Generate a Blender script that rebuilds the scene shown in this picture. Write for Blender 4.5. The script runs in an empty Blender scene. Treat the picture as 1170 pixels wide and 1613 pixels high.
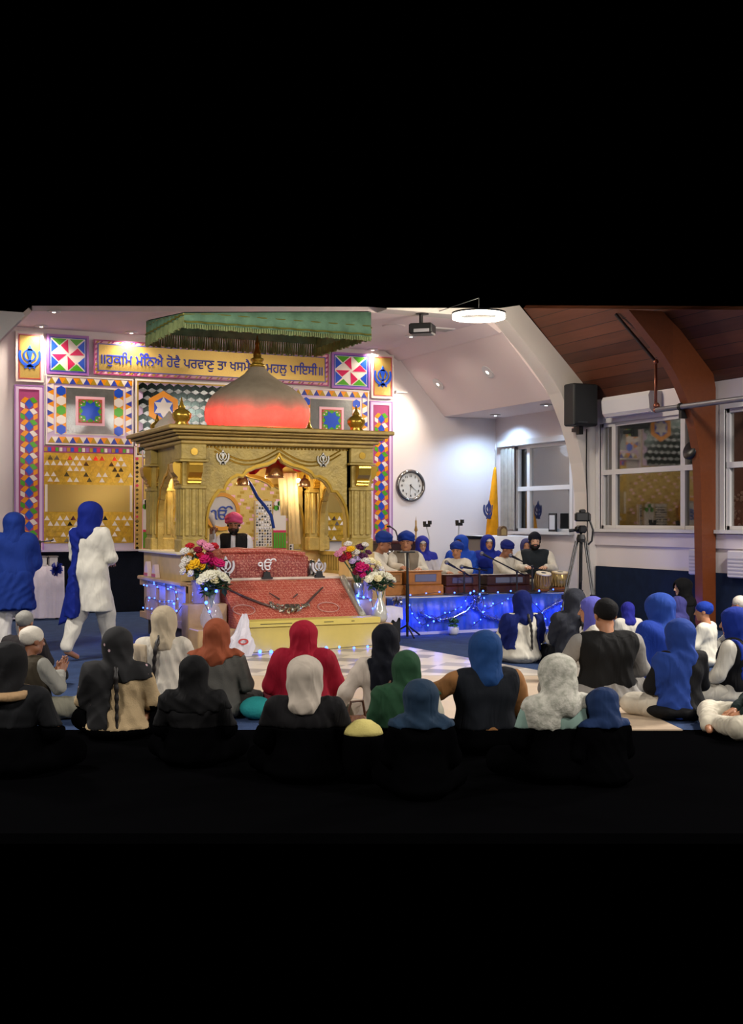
import bpy, math, random
import numpy as np
from mathutils import Vector, Matrix
SC = bpy.context.scene
COL = SC.collection
random.seed(7)
# ------------------------------------------------------------ camera, world, exposure
YAW = math.radians(24.9)          # the viewer looks 24.9 degrees to the right of the back wall's normal
CA, SA = math.cos(YAW), math.sin(YAW)
FPX, CX, HY, EYE = 1900.0, 585.0, 820.0, 1.53
cam = bpy.data.cameras.new('camera')
cam.sensor_fit = 'VERTICAL'; cam.sensor_height = 24.0
cam.lens = 24.0*FPX/1613.0
cam.shift_y = (HY-806.5)/1613.0
cam.clip_end = 200
camo = bpy.data.objects.new('camera', cam); COL.objects.link(camo)
camo.location = (0, 0, EYE); camo.rotation_euler = (math.pi/2, 0, -YAW)
SC.camera = camo
w = bpy.data.worlds.new('night'); SC.world = w; w.use_nodes = True
w.node_tree.nodes['Background'].inputs[0].default_value = (0, 0, 0, 1)
w.node_tree.nodes['Background'].inputs[1].default_value = 0.0
vs = SC.view_settings
SC.display_settings.display_device = 'sRGB'
vs.view_transform = 'Standard'; vs.look = 'None'; vs.gamma = 1; vs.use_curve_mapping = False
vs.exposure = 0.1
SC.cycles.use_denoising = True
SC.cycles.max_bounces = 6; SC.cycles.diffuse_bounces = 3; SC.cycles.glossy_bounces = 3
SC.cycles.transparent_max_bounces = 8
SC.cycles.sample_clamp_indirect = 4.0

def lamp(kind, loc, energy, col=(1, 1, 1), size=.1, rot=None, angle=None, blend=.6):
    l = bpy.data.lights.new('lamp', kind); l.energy = energy; l.color = col
    if kind == 'AREA': l.shape = 'DISK'; l.size = size
    elif kind in ('POINT', 'SPOT'): l.shadow_soft_size = size
    if kind == 'SPOT': l.spot_size = math.radians(angle or 120); l.spot_blend = blend
    o = bpy.data.objects.new('scene_light', l); COL.objects.link(o); o.location = loc
    if rot: o.rotation_euler = rot
    return o
WARM = (1.0, .86, .70); NEUT = (1.0, .93, .86); COOL = (.45, .68, 1.0)
# ceiling lamps of the hall behind and beside the viewer
for x, y, e in ((-2.5, 5.5, 330), (2.5, -1.5, 350), (6.5, 1.0, 350), (9.8, 4.5, 330)):
    lamp('AREA', (x, y, 4.6), e, NEUT, 1.2)
# unseen side lamps added as fill, and added spots that brighten the throne
for x, y, e in ((-.3, 11.5, 300), (9.3, 8.0, 420)):
    lamp('AREA', (x, y, 4.5), e, NEUT, .9)
for x, y, e in ((-1.2, 8.5, 620), (1.5, -.6, 620), (8.2, 2.5, 620)):
    d = Vector((5.3, 14.8, 2.6))-Vector((x, y, 4.6)); lamp('SPOT', (x, y, 4.6), e, NEUT, .15, d.to_track_quat('-Z', 'Y').to_euler(), 34, .8)

# ------------------------------------------------------------ pixel rays -> points of the room
def ray(px, py):
    u, v = (px-CX)/FPX, (HY-py)/FPX
    return Vector((CA*u+SA, -SA*u+CA, v))
def at(px, py, lam): return Vector((0, 0, EYE))+ray(px, py)*lam
def on_y(px, py, Y):
    r = ray(px, py); return Vector((0, 0, EYE))+r*(Y/r.y)
def on_x(px, py, X):
    r = ray(px, py); return Vector((0, 0, EYE))+r*(X/r.x)
def on_z(px, py, z):
    r = ray(px, py); return Vector((0, 0, EYE))+r*((z-EYE)/r.z)
def foot(px, s, z=0.0):
    p = at(px, HY, FPX/s); p.z = z; return p

# ------------------------------------------------------------ materials
def lin(h):
    h = h.lstrip('#'); c = [int(h[i:i+2], 16)/255 for i in (0, 2, 4)]
    return tuple(x/12.92 if x <= .04045 else ((x+.055)/1.055)**2.4 for x in c)+(1,)
MATS = {}
def mat(h, rough=.6, metal=0., bump=None, var=0., emit=0., spec=.5, sheen=0., scale=6., alpha=1., coat=0., h2=None, drape=0.):
    key = (h, rough, metal, bump, var, emit, spec, sheen, scale, alpha, coat, h2, drape)
    if key in MATS: return MATS[key]
    m = bpy.data.materials.new('surface_'+h.strip('#')); m.use_nodes = True
    nt = m.node_tree; b = nt.nodes['Principled BSDF']; c = lin(h)
    b.inputs['Base Color'].default_value = c
    b.inputs['Roughness'].default_value = rough; b.inputs['Metallic'].default_value = metal
    b.inputs['Specular IOR Level'].default_value = spec
    if sheen: b.inputs['Sheen Weight'].default_value = sheen; b.inputs['Sheen Roughness'].default_value = .5
    if coat: b.inputs['Coat Weight'].default_value = coat
    if alpha < 1: b.inputs['Alpha'].default_value = alpha
    if emit:
        b.inputs['Emission Color'].default_value = c; b.inputs['Emission Strength'].default_value = emit
    tc = nt.nodes.new('ShaderNodeTexCoord')
    if var or h2:
        n = nt.nodes.new('ShaderNodeTexNoise'); n.inputs['Scale'].default_value = scale; n.inputs['Detail'].default_value = 5
        nt.links.new(tc.outputs['Object'], n.inputs['Vector'])
        mx = nt.nodes.new('ShaderNodeMix'); mx.data_type = 'RGBA'
        cr = nt.nodes.new('ShaderNodeMapRange'); cr.inputs[1].default_value = .35; cr.inputs[2].default_value = .65
        nt.links.new(n.outputs[0], cr.inputs[0]); nt.links.new(cr.outputs[0], mx.inputs[0])
        c2 = lin(h2) if h2 else tuple(x*(1-var) for x in c[:3])+(1,)
        mx.inputs[6].default_value = c2; mx.inputs[7].default_value = c if h2 else tuple(min(1, x*(1+var*.5)) for x in c[:3])+(1,)
        nt.links.new(mx.outputs[2], b.inputs['Base Color'])
    if bump:
        n = nt.nodes.new('ShaderNodeTexNoise'); n.inputs['Scale'].default_value = bump[0]; n.inputs['Detail'].default_value = 4
        nt.links.new(tc.outputs['Object'], n.inputs['Vector'])
        bp = nt.nodes.new('ShaderNodeBump'); bp.inputs['Strength'].default_value = bump[1]; bp.inputs['Distance'].default_value = .02
        nt.links.new(n.outputs[0], bp.inputs['Height']); nt.links.new(bp.outputs[0], b.inputs['Normal'])
    if drape:                                             # long soft folds running down the cloth
        mp = nt.nodes.new('ShaderNodeMapping'); mp.inputs['Scale'].default_value = (1, 1, .30); nt.links.new(tc.outputs['Object'], mp.inputs[0])
        n = nt.nodes.new('ShaderNodeTexNoise'); n.inputs['Scale'].default_value = 10; n.inputs['Detail'].default_value = 2; n.inputs['Distortion'].default_value = .9
        nt.links.new(mp.outputs[0], n.inputs['Vector'])
        bp = nt.nodes.new('ShaderNodeBump'); bp.inputs['Strength'].default_value = drape; bp.inputs['Distance'].default_value = .05
        nt.links.new(n.outputs[0], bp.inputs['Height']); nt.links.new(bp.outputs[0], b.inputs['Normal'])
    MATS[key] = m
    return m
def fabric(h): return mat(h, .85, 0, None, .10, 0, .2, 0, 7., drape=.42)
def cloth(h, var=.12, rough=.85, bump=(55, .25), sheen=.0): return mat(h, rough, 0, bump, var, 0, .2, sheen, 7.)
GOLD = mat('#a68f48', .42, .2, (30, .25), .18, scale=9)
GOLDS = mat('#c09a3a', .25, .7, None, .1)
TAN = mat('#b9976a', .5, 0, (20, .15), .12)
SILVER = mat('#c9c9c9', .18, .95)
MIRROR = mat('#a9aaa6', .06, .95)
WHITE = mat('#e6dddc', .75, 0, (90, .04))
WFRAME = mat('#d9d7d6', .45)
BLACK = mat('#0b0b0d', .5)
DKMETAL = mat('#15161a', .4, .4)
NAVY = cloth('#14233c', .2, .95, (160, .5))

# ------------------------------------------------------------ mesh builder
class MB:
    def __init__(self): self.v = []; self.f = []; self.m = []
    def add(self, vs, fs, mi=0):
        o = len(self.v); self.v += [tuple(p) for p in vs]
        for f in fs: self.f.append(tuple(i+o for i in f)); self.m.append(mi)
        return self
    def box(self, lo, hi, mi=0, M=None, ch=0.):
        x0, y0, z0 = lo; x1, y1, z1 = hi
        vs = [Vector(p) for p in ((x0,y0,z0),(x1,y0,z0),(x1,y1,z0),(x0,y1,z0),(x0,y0,z1),(x1,y0,z1),(x1,y1,z1),(x0,y1,z1))]
        fs = [(0,3,2,1),(4,5,6,7),(0,1,5,4),(1,2,6,5),(2,3,7,6),(3,0,4,7)]
        if ch:
            vs = []; c = ch
            for z, k in ((z0, c), (z0+c, 0), (z1-c, 0), (z1, c)):
                a0, a1, b0, b1 = x0+k, x1-k, y0+k, y1-k
                e = c if not k else c*.6
                vs += [Vector(p) for p in ((a0+e,b0,z),(a1-e,b0,z),(a1,b0+e,z),(a1,b1-e,z),(a1-e,b1,z),(a0+e,b1,z),(a0,b1-e,z),(a0,b0+e,z))]
            fs = [tuple(range(7,-1,-1)), tuple(range(24,32))]
            for r in range(3):
                for i in range(8): j = (i+1) % 8; fs.append((r*8+i, r*8+j, r*8+8+j, r*8+8+i))
        if M: vs = [M @ p for p in vs]
        return self.add(vs, fs, mi)
    def cyl(self, p0, p1, r0, r1=None, n=12, mi=0, cap=True):
        r1 = r0 if r1 is None else r1
        p0, p1 = Vector(p0), Vector(p1); d = (p1-p0).normalized()
        a = d.orthogonal().normalized(); b = d.cross(a); vs = []
        for p, r in ((p0, r0), (p1, r1)):
            vs += [p+(a*math.cos(2*math.pi*i/n)+b*math.sin(2*math.pi*i/n))*r for i in range(n)]
        fs = [(i, (i+1) % n, n+(i+1) % n, n+i) for i in range(n)]
        if cap: fs += [tuple(range(n-1, -1, -1)), tuple(range(n, 2*n))]
        return self.add(vs, fs, mi)
    def tube(self, pts, r, n=8, mi=0, flat=None):
        pts = [Vector(p) for p in pts]; k = len(pts); vs = []; a = None
        for i, p in enumerate(pts):
            d = (pts[min(i+1, k-1)]-pts[max(i-1, 0)]).normalized()
            if a is None: a = d.orthogonal().normalized()
            a = (a-d*a.dot(d)).normalized(); b = d.cross(a)
            rr = r[i] if hasattr(r, '__len__') else r
            vs += [p+(a*math.cos(2*math.pi*j/n)+b*math.sin(2*math.pi*j/n))*rr for j in range(n)]
        fs = [(i*n+j, i*n+(j+1) % n, (i+1)*n+(j+1) % n, (i+1)*n+j) for i in range(k-1) for j in range(n)]
        fs += [tuple(range(n-1, -1, -1)), tuple(range((k-1)*n, k*n))]
        return self.add(vs, fs, mi)
    def lathe(self, prof, c=(0, 0, 0), n=24, mi=0, rib=0., nr=12, M=None):
        vs = []; c = Vector(c)
        for r, z in prof:
            for j in range(n):
                t = 2*math.pi*j/n; q = r*(1+rib*(abs(math.cos(t*nr/2))-.6))
                vs.append(c+Vector((q*math.cos(t), q*math.sin(t), z)))
        k = len(prof)
        fs = [(i*n+j, i*n+(j+1) % n, (i+1)*n+(j+1) % n, (i+1)*n+j) for i in range(k-1) for j in range(n)]
        if tuple(prof[0]) != tuple(prof[-1]): fs += [tuple(range(n-1, -1, -1)), tuple(range((k-1)*n, k*n))]
        if M: vs = [M @ p for p in vs]
        return self.add(vs, fs, mi)
    def ball(self, c, r, n=10, mi=0, M=None):
        r = (r, r, r) if not hasattr(r, '__len__') else r
        c = Vector(c); vs = []; k = max(4, n//2)
        for i in range(k+1):
            t = math.pi*(i+.02 if i == 0 else (i-.02 if i == k else i))/k
            for j in range(n):
                f = 2*math.pi*j/n
                p = Vector((r[0]*math.sin(t)*math.cos(f), r[1]*math.sin(t)*math.sin(f), -r[2]*math.cos(t)))
                vs.append(c+(M @ p if M else p))
        fs = [(i*n+j, i*n+(j+1) % n, (i+1)*n+(j+1) % n, (i+1)*n+j) for i in range(k) for j in range(n)]
        fs += [tuple(range(n-1, -1, -1)), tuple(range(k*n, (k+1)*n))]
        return self.add(vs, fs, mi)
    def prism(self, poly, fr, depth, mi=0):
        """poly: 2D points; fr(x, z, d) maps plane coordinates and depth to the room"""
        n = len(poly)
        a = sum(poly[i][0]*poly[(i+1) % n][1]-poly[(i+1) % n][0]*poly[i][1] for i in range(n))
        if a < 0: poly = poly[::-1]
        vs = [fr(x, z, 0) for x, z in poly]+[fr(x, z, depth) for x, z in poly]
        fs = [tuple(range(n)), tuple(range(2*n-1, n-1, -1))]
        fs += [((i+1) % n, i, n+i, n+(i+1) % n) for i in range(n)]
        return self.add(vs, fs, mi)
    def ring(self, outer, inner, fr, depth, mi=0):
        n = len(outer)
        vs = [fr(x, z, 0) for x, z in outer]+[fr(x, z, 0) for x, z in inner]+[fr(x, z, depth) for x, z in outer]+[fr(x, z, depth) for x, z in inner]
        fs = []
        for i in range(n):
            j = (i+1) % n
            fs += [(i, j, n+j, n+i), (2*n+j, 2*n+i, 3*n+i, 3*n+j), (j, i, 2*n+i, 2*n+j), (n+i, n+j, 3*n+j, 3*n+i)]
        return self.add(vs, fs, mi)
    def strip(self, top, bot, fr, depth, mi=0):
        """two polylines with the same count: the sheet between them, thickened"""
        n = len(top)
        vs = [fr(x, z, 0) for x, z in top]+[fr(x, z, 0) for x, z in bot]+[fr(x, z, depth) for x, z in top]+[fr(x, z, depth) for x, z in bot]
        fs = []
        for i in range(n-1):
            j = i+1
            fs += [(n+i, n+j, j, i), (2*n+i, 2*n+j, 3*n+j, 3*n+i), (i, j, 2*n+j, 2*n+i), (n+j, n+i, 3*n+i, 3*n+j)]
        fs += [(0, 2*n, 3*n, n), (n-1, 2*n-1, 4*n-1, 3*n-1)]
        return self.add(vs, fs, mi)
    def quad(self, a, b, c, d, mi=0): return self.add((a, b, c, d), ((0, 1, 2, 3),), mi)
    def build(self, name, mats, parent=None, smooth=False, local=False, fix=True):
        return link_mesh(name, self.v, self.f, mats, parent, smooth, local, self.m, fix)

def root_of(o):
    while o.parent: o = o.parent
    return o
def link_mesh(name, v, f, mats, parent=None, smooth=False, local=False, mi=None, fix=True):
    me = bpy.data.meshes.new(name)
    V = np.array([tuple(p) for p in v], dtype=float) if not isinstance(v, np.ndarray) else v
    loc = None
    if not local:
        if parent is not None:
            inv = np.array(root_of(parent).matrix_basis.inverted())
            V = V @ inv[:3, :3].T+inv[:3, 3]
        else:
            loc = np.array([(V[:, 0].min()+V[:, 0].max())/2, (V[:, 1].min()+V[:, 1].max())/2, V[:, 2].min()]); V = V-loc
    me.from_pydata(V.tolist(), [], f if isinstance(f, list) else f.tolist())
    for m in (mats if isinstance(mats, (list, tuple)) else [mats]): me.materials.append(m)
    if mi is not None and len(me.materials) > 1: me.polygons.foreach_set('material_index', list(mi))
    if fix:
        import bmesh
        bm = bmesh.new(); bm.from_mesh(me); bmesh.ops.recalc_face_normals(bm, faces=bm.faces); bm.to_mesh(me); bm.free()
    if smooth: me.polygons.foreach_set('use_smooth', [True]*len(me.polygons))
    me.update()
    o = bpy.data.objects.new(name, me); COL.objects.link(o)
    if parent is not None: o.parent = parent
    elif loc is not None: o.location = loc
    return o
def tag(o, label=None, cat=None, group=None, kind=None):
    if label: o['label'] = label
    if cat: o['category'] = cat
    if group: o['group'] = group
    if kind: o['kind'] = kind
    return o
def thing(name, label, cat, loc=(0, 0, 0), rz=0., group=None):
    o = bpy.data.objects.new(name, None); COL.objects.link(o)
    o.location = loc; o.rotation_euler = (0, 0, rz); o.empty_display_size = .1
    o.matrix_basis = Matrix.Translation(Vector(loc)) @ Matrix.Rotation(rz, 4, 'Z')
    return tag(o, label, cat, group)
def dup(root, label=None, loc=None, rz=None):
    r = root.copy(); COL.objects.link(r)
    if loc is not None: r.location = loc
    if rz is not None: r.rotation_euler = (0, 0, rz)
    if label: r['label'] = label
    for ch in root.children:
        c = ch.copy(); COL.objects.link(c); c.parent = r
        for g in ch.children:
            d = g.copy(); COL.objects.link(d); d.parent = c
    return r
def surfnets(f, lo, hi, h):
    lo = np.array(lo, float); n = np.maximum(4, np.ceil((np.array(hi)-lo)/h).astype(int)+1)
    ax = [lo[i]+h*np.arange(n[i]) for i in range(3)]
    G = np.stack(np.meshgrid(*ax, indexing='ij'), -1).reshape(-1, 3)
    return surf_grid(f(G).reshape(n), lo, h)
def surf_grid(D, lo, h):
    n = np.array(D.shape)
    D[0], D[-1] = np.maximum(D[0], 1e-4), np.maximum(D[-1], 1e-4)
    D[:, 0], D[:, -1] = np.maximum(D[:, 0], 1e-4), np.maximum(D[:, -1], 1e-4)
    D[:, :, 0], D[:, :, -1] = np.maximum(D[:, :, 0], 1e-4), np.maximum(D[:, :, -1], 1e-4)
    S = D < 0
    c = n-1
    off = [(i, j, k) for i in (0, 1) for j in (0, 1) for k in (0, 1)]
    sl = lambda A_, o: A_[o[0]:o[0]+c[0], o[1]:o[1]+c[1], o[2]:o[2]+c[2]]
    cnt = sum(sl(S, o).astype(np.int8) for o in off)
    act = (cnt > 0) & (cnt < 8)
    idx = np.full(tuple(c), -1, int); ids = np.argwhere(act); idx[act] = np.arange(len(ids))
    acc = np.zeros((len(ids), 3)); num = np.zeros(len(ids))
    for a in off:
        for d in range(3):
            if a[d]: continue
            b = list(a); b[d] = 1
            da, db = sl(D, a)[act], sl(D, b)[act]
            m_ = (da < 0) != (db < 0)
            t = np.where(m_, da/np.where(m_, da-db, 1), 0)
            p_ = np.array(a, float)[None]+np.zeros((len(ids), 3)); p_[:, d] += t
            acc += p_*m_[:, None]; num += m_
    V = np.array(lo, float)+h*(ids+acc/num[:, None])
    Q = []
    for d in range(3):
        e, g = (d+1) % 3, (d+2) % 3
        s0 = [slice(1, c[0]), slice(1, c[1]), slice(1, c[2])]; s0[d] = slice(0, c[d])
        s1 = list(s0); s1[d] = slice(1, c[d]+1)
        A_, B_ = S[tuple(s0)], S[tuple(s1)]
        for flip in (0, 1):
            w_ = np.argwhere((A_ & ~B_) if not flip else (~A_ & B_))
            if not len(w_): continue
            st = np.array([1, 1, 1]); st[d] = 0; w_ = w_+st
            def cell(de, dg):
                q = w_.copy(); q[:, e] += de; q[:, g] += dg; return idx[q[:, 0], q[:, 1], q[:, 2]]
            quad = np.stack([cell(-1, -1), cell(0, -1), cell(0, 0), cell(-1, 0)], 1)
            Q.append(quad if not flip else quad[:, ::-1])
    return V, np.concatenate(Q)
def text_mesh(body, size, bold=0., extrude=.006):
    """letters as (vertices, faces) in the x-z plane facing -y: outlines filled by winding number, then meshed"""
    from mathutils.geometry import interpolate_bezier
    cu = bpy.data.curves.new('letters', 'FONT'); cu.body = body; cu.size = size
    o = bpy.data.objects.new('letters', cu); COL.objects.link(o)
    dg = bpy.context.evaluated_depsgraph_get(); dg.update()
    c = o.evaluated_get(dg).to_curve(dg); E = []
    for sp in c.splines:
        P = []
        if sp.type == 'BEZIER':
            b = sp.bezier_points
            for k in range(len(b)):
                q = b[(k+1) % len(b)]; P += [tuple(p)[:2] for p in interpolate_bezier(b[k].co, b[k].handle_right, q.handle_left, q.co, 6)[:-1]]
        else: P = [tuple(p.co)[:2] for p in sp.points]
        E += [(P[k], P[(k+1) % len(P)]) for k in range(len(P))]
    bpy.data.objects.remove(o); bpy.data.curves.remove(cu)
    A_ = np.array(E); lo = A_.reshape(-1, 2).min(0); hi = A_.reshape(-1, 2).max(0); h = size/60; lo = lo-4*h
    nx, nz = (np.ceil((hi-lo)/h)+5).astype(int); Wd = np.zeros((nz, nx+1))
    zr = lo[1]+h*np.arange(nz)+h*.013
    for (x0, z0), (x1, z1) in E:
        if z0 == z1: continue
        r = np.nonzero((zr > min(z0, z1)) & (zr <= max(z0, z1)))[0]
        if len(r): ix = np.clip(np.ceil((x0+(zr[r]-z0)*(x1-x0)/(z1-z0)-lo[0])/h).astype(int), 0, nx); np.add.at(Wd, (r, ix), 1 if z1 > z0 else -1)
    occ = (np.cumsum(Wd, 1)[:, :nx] != 0).astype(float)
    for _ in range(2 if bold else 1):
        q = np.pad(occ, 1); occ = sum(q[i:i+nz, j:j+nx] for i in range(3) for j in range(3))/9
    fld = ((.28 if bold else .5)-occ).T
    D = np.ones((nx, 5, nz)); D[:, 1:4] = fld[:, None, :]
    V, Q = surf_grid(D, (lo[0], 0, lo[1]), h)
    V[:, 1] = (V[:, 1]/h-2)/1.5*extrude
    return [tuple(v) for v in V], [tuple(int(k) for k in q) for q in Q]
def put_text(mb, body, size, org, mi=0, bold=0., centre=True, width=None, fr=None):
    vs, fs = text_mesh(body, size, bold)
    xs = [p[0] for p in vs]; zs = [p[2] for p in vs]
    k = 1. if width is None else width/(max(xs)-min(xs))
    cx = (max(xs)+min(xs))/2 if centre else min(xs); cz = (max(zs)+min(zs))/2 if centre else 0
    if fr: mb.add([fr((x-cx)*k, (z-cz)*k, y) for x, y, z in vs], fs, mi)
    else: mb.add([(org[0]+(x-cx)*k, org[1]+y, org[2]+(z-cz)*k) for x, y, z in vs], fs, mi)
def arc(cx, cz, r, a0, a1, n, rz=None):
    rz = r if rz is None else rz
    return [(cx+r*math.cos(math.radians(a0+(a1-a0)*i/(n-1))), cz+rz*math.sin(math.radians(a0+(a1-a0)*i/(n-1)))) for i in range(n)]
def khanda(mb, fr, k, depth, mi=0):
    """double sword, ring and two curved blades, about 2k wide and 2k tall"""
    f = lambda pts: [(x*k, z*k) for x, z in pts]
    mb.prism(f([(-.13,-.75),(-.1,-.1),(-.24,.35),(-.17,.7),(0,1.05),(.17,.7),(.24,.35),(.1,-.1),(.13,-.75)]), fr, depth, mi)
    mb.ring(f(arc(0,.12,.56,0,330,20)+arc(0,.12,.56,336,354,3)), f(arc(0,.12,.42,0,330,20)+arc(0,.12,.42,336,354,3)), fr, depth, mi)
    for s in (-1, 1):
        o = arc(0, .1, .95, -97, 28, 14, 1.0); i = arc(0, .2, .74, -92, 28, 14, .84); i[-1] = o[-1]
        mb.strip(f([(s*x, z) for x, z in o]), f([(s*x, z) for x, z in i]), fr, depth, mi)
        mb.prism(f([(s*.05,-.82),(s*.4,-1.02),(s*.48,-.9),(s*.12,-.68)]), fr, depth, mi)
    mb.prism(f(arc(0,-.95,.1,0,330,10)), fr, depth, mi)
# ------------------------------------------------------------ room shell
YB, XR, XA = 20.15, 11.5, 12.0       # back wall, nave wall, alcove wall
ZC, ZE = 4.67, 3.48                  # flat ceiling, eave
YA0, YA1 = 16.15, 16.5               # the two faces of the arch wall
def struct(name, mb, m, parent=None, **k):
    o = mb.build(name, m, parent, **k)
    if parent is None: tag(o, kind='structure')
    return o
def poly_slab(pts, n, mb=None, mi=0):
    """planar polygon thickened along n"""
    mb = mb or MB(); n = Vector(n); pts = [Vector(p) for p in pts]; k = len(pts)
    mb.add(pts+[p+n for p in pts], [tuple(range(k)), tuple(range(2*k-1, k-1, -1))]+[((i+1) % k, i, k+i, k+(i+1) % k) for i in range(k)], mi)
    return mb
P0, P1 = foot(-70, FPX/8.82), foot(1240, FPX/8.82)
fl = poly_slab([P0, P1, (11.6, P1.y-.464*(11.6-P1.x), 0), (11.6, 16.5, 0), (12.1, 16.5, 0), (12.1, 20.3, 0), (.8, 20.3, 0), (.8, 9.3, 0)], (0, 0, -.05))
struct('floor', fl, cloth('#33466b', .18, .95, (140, .6)))

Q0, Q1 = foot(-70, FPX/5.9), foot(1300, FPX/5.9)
struct('floor', poly_slab([P0, P1, (11.6, P1.y-.464*(11.6-P1.x), 0), (9.5, 2.2, 0), Q1, Q0], (0, 0, -.05)), mat('#050506', 1., 0, None, 0, 0, 0.))      # floor added under the near rows, coloured near black to merge with the void
def diamond_mat():
    m = bpy.data.materials.new('diamond_vinyl'); m.use_nodes = True; nt = m.node_tree; b = nt.nodes['Principled BSDF']
    b.inputs['Roughness'].default_value = .35
    tc = nt.nodes.new('ShaderNodeTexCoord'); mp = nt.nodes.new('ShaderNodeMapping')
    mp.inputs['Rotation'].default_value = (0, 0, math.radians(45)); mp.inputs['Scale'].default_value = (3.3, 3.3, 3.3)
    nt.links.new(tc.outputs['Object'], mp.inputs[0])
    ck = nt.nodes.new('ShaderNodeTexChecker'); ck.inputs['Scale'].default_value = 1.0
    wn = nt.nodes.new('ShaderNodeTexWhiteNoise'); fl = nt.nodes.new('ShaderNodeVectorMath'); fl.operation = 'FLOOR'
    nt.links.new(mp.outputs[0], fl.inputs[0]); nt.links.new(fl.outputs[0], wn.inputs['Vector']); nt.links.new(mp.outputs[0], ck.inputs['Vector'])
    r = nt.nodes.new('ShaderNodeValToRGB'); e = r.color_ramp.elements
    e[0].position = 0; e[0].color = lin('#6f6d70'); e[1].position = 1; e[1].color = lin('#cfc6ba')
    x = e.new(.5); x.color = lin('#a39c97')
    nt.links.new(wn.outputs[0], r.inputs[0])
    mx = nt.nodes.new('ShaderNodeMix'); mx.data_type = 'RGBA'; mx.inputs[6].default_value = lin('#d2c8bb')
    nt.links.new(ck.outputs['Fac'], mx.inputs[0]); nt.links.new(r.outputs[0], mx.inputs[7]); nt.links.new(mx.outputs[2], b.inputs['Base Color'])
    return m
def floor_px(pts, z, th): return poly_slab([on_z(x, y, z) for x, y in pts], (0, 0, -th))
struct('floor', floor_px([(340, 1022), (610, 1016), (632, 1017), (893, 1064), (395, 1064), (330, 1040)], .012, .011), diamond_mat())
struct('floor', floor_px([(395, 1064.5), (893, 1064.5), (1075, 1149), (428, 1149), (392, 1070)], .010, .009), mat('#c0aa90', .45, 0, None, .05))

bw = MB()
pts = [(.8, 0), (12.1, 0), (12.1, ZE+.02), (10.88, ZE+.02), (9.8, ZC), (3.0, ZC), (1.9, ZE+.02), (.8, ZE+.02)]
bw.prism(pts, lambda x, z, d: Vector((x, YB+d, z)), .12)
struct('wall_back', bw, WHITE)
# flat ceiling of the chancel, its slopes, and the low ceiling of the alcove
CEIL = mat('#ecdcd9', .8, 0, (40, .03))
struct('ceiling', poly_slab([(3, YB+.1, ZC), (9.8, YB+.1, ZC), (9.8, YA1, ZC), (7.6, YA1, ZC), (3, 18.54, ZC)], (0, 0, .08)), CEIL)
struct('ceiling', poly_slab([(9.8, YA1, ZC), (9.8, YB+.1, ZC), (10.88, YB+.1, ZE+.02), (10.88, YA1, ZE+.02)], (.06, 0, .06)), CEIL)
struct('ceiling', poly_slab([(10.88, YA1, ZE+.02), (10.88, YB+.1, ZE+.02), (XA+.1, YB+.1, ZE+.02), (XA+.1, YA1, ZE+.02)], (0, 0, .06)), CEIL)
struct('ceiling', poly_slab([(3, 18.54, ZC), (3, YB+.1, ZC), (1.9, YB+.1, ZE), (1.9, 16.9, ZE), (2.55, 16.6, 4.2)], (-.05, 0, .05)), CEIL)
# small rounded moulding along the top of the right slope
tm = MB(); tm.prism([(9.62, ZC), (9.8, ZC), (9.93, ZC-.14), (9.9, ZC-.17)], lambda x, z, d: Vector((x, YA1+d, z)), YB-YA1)
struct('trim_1', tm, CEIL)

# arch wall between hall and chancel: curved opening, spandrel on the right, the start of the left curve
cur = [(778,511),(802,537),(819,557),(838,582),(854,605),(864,622),(873.5,646),(884,674),(891,700),(898,730),(904,775),(907,830),(909,880)]
cxz = [on_y(x, y, YA1) for x, y in cur]; cxz = [(p.x, p.z) for p in cxz]
ARCHW = mat('#d8d2cb', .75, 0, (60, .04))
am = MB()
body = [(7.75, ZC)]+[(cxz[0][0], ZC)]+cxz[1:]+[(cxz[-1][0], 0), (11.62, 0), (11.62, ZE-.1), (10.05, 4.90), (9.7, 4.83), (7.75, ZC+.02)]
am.prism(body, lambda x, z, d: Vector((x, YA0+d, z)), YA1-YA0)
struct('wall_right', am, ARCHW)
al = MB()
lc = [(12.8-x, z) for x, z in cxz]
cut = 4.24
lp = [(2.50, cut)]+[p for p in lc if p[1] < cut]+[(lc[-1][0], 0), (1.1, 0), (1.1, cut)]
al.prism(lp, lambda x, z, d: Vector((x, YA0+d, z)), YA1-YA0)
struct('wall_left', al, ARCHW)
lw = MB(); lw.box((.68, YA1, 0), (.8, YB+.1, ZE+.02)); struct('wall_left', lw, WHITE)

# walls with window openings: (Y0, Y1, z0, z1) holes in a wall of constant X
def holed_wall(X, th, Y0, Y1, z1, holes):
    mb = MB(); ys = [Y0]
    for a, b, zb, zt in sorted(holes):
        mb.box((X, ys[-1], 0), (X+th, a, z1)); mb.box((X, a, 0), (X+th, b, zb)); mb.box((X, a, zt), (X+th, b, z1)); ys.append(b)
    mb.box((X, ys[-1], 0), (X+th, Y1, z1)); return mb
WN = (13.66, 16.05, 1.40, 3.08); WS = (10.9, 13.12, 1.40, 3.08)
struct('wall_right', holed_wall(XR, .14, 7.6, YA0, ZE, [WN, WS]), WHITE)
AL = (17.62, 19.45, 1.33, 2.92)
struct('wall_alcove', holed_wall(XA, .12, YA1, YB+.1, ZE+.04, [AL]), WHITE)

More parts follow.
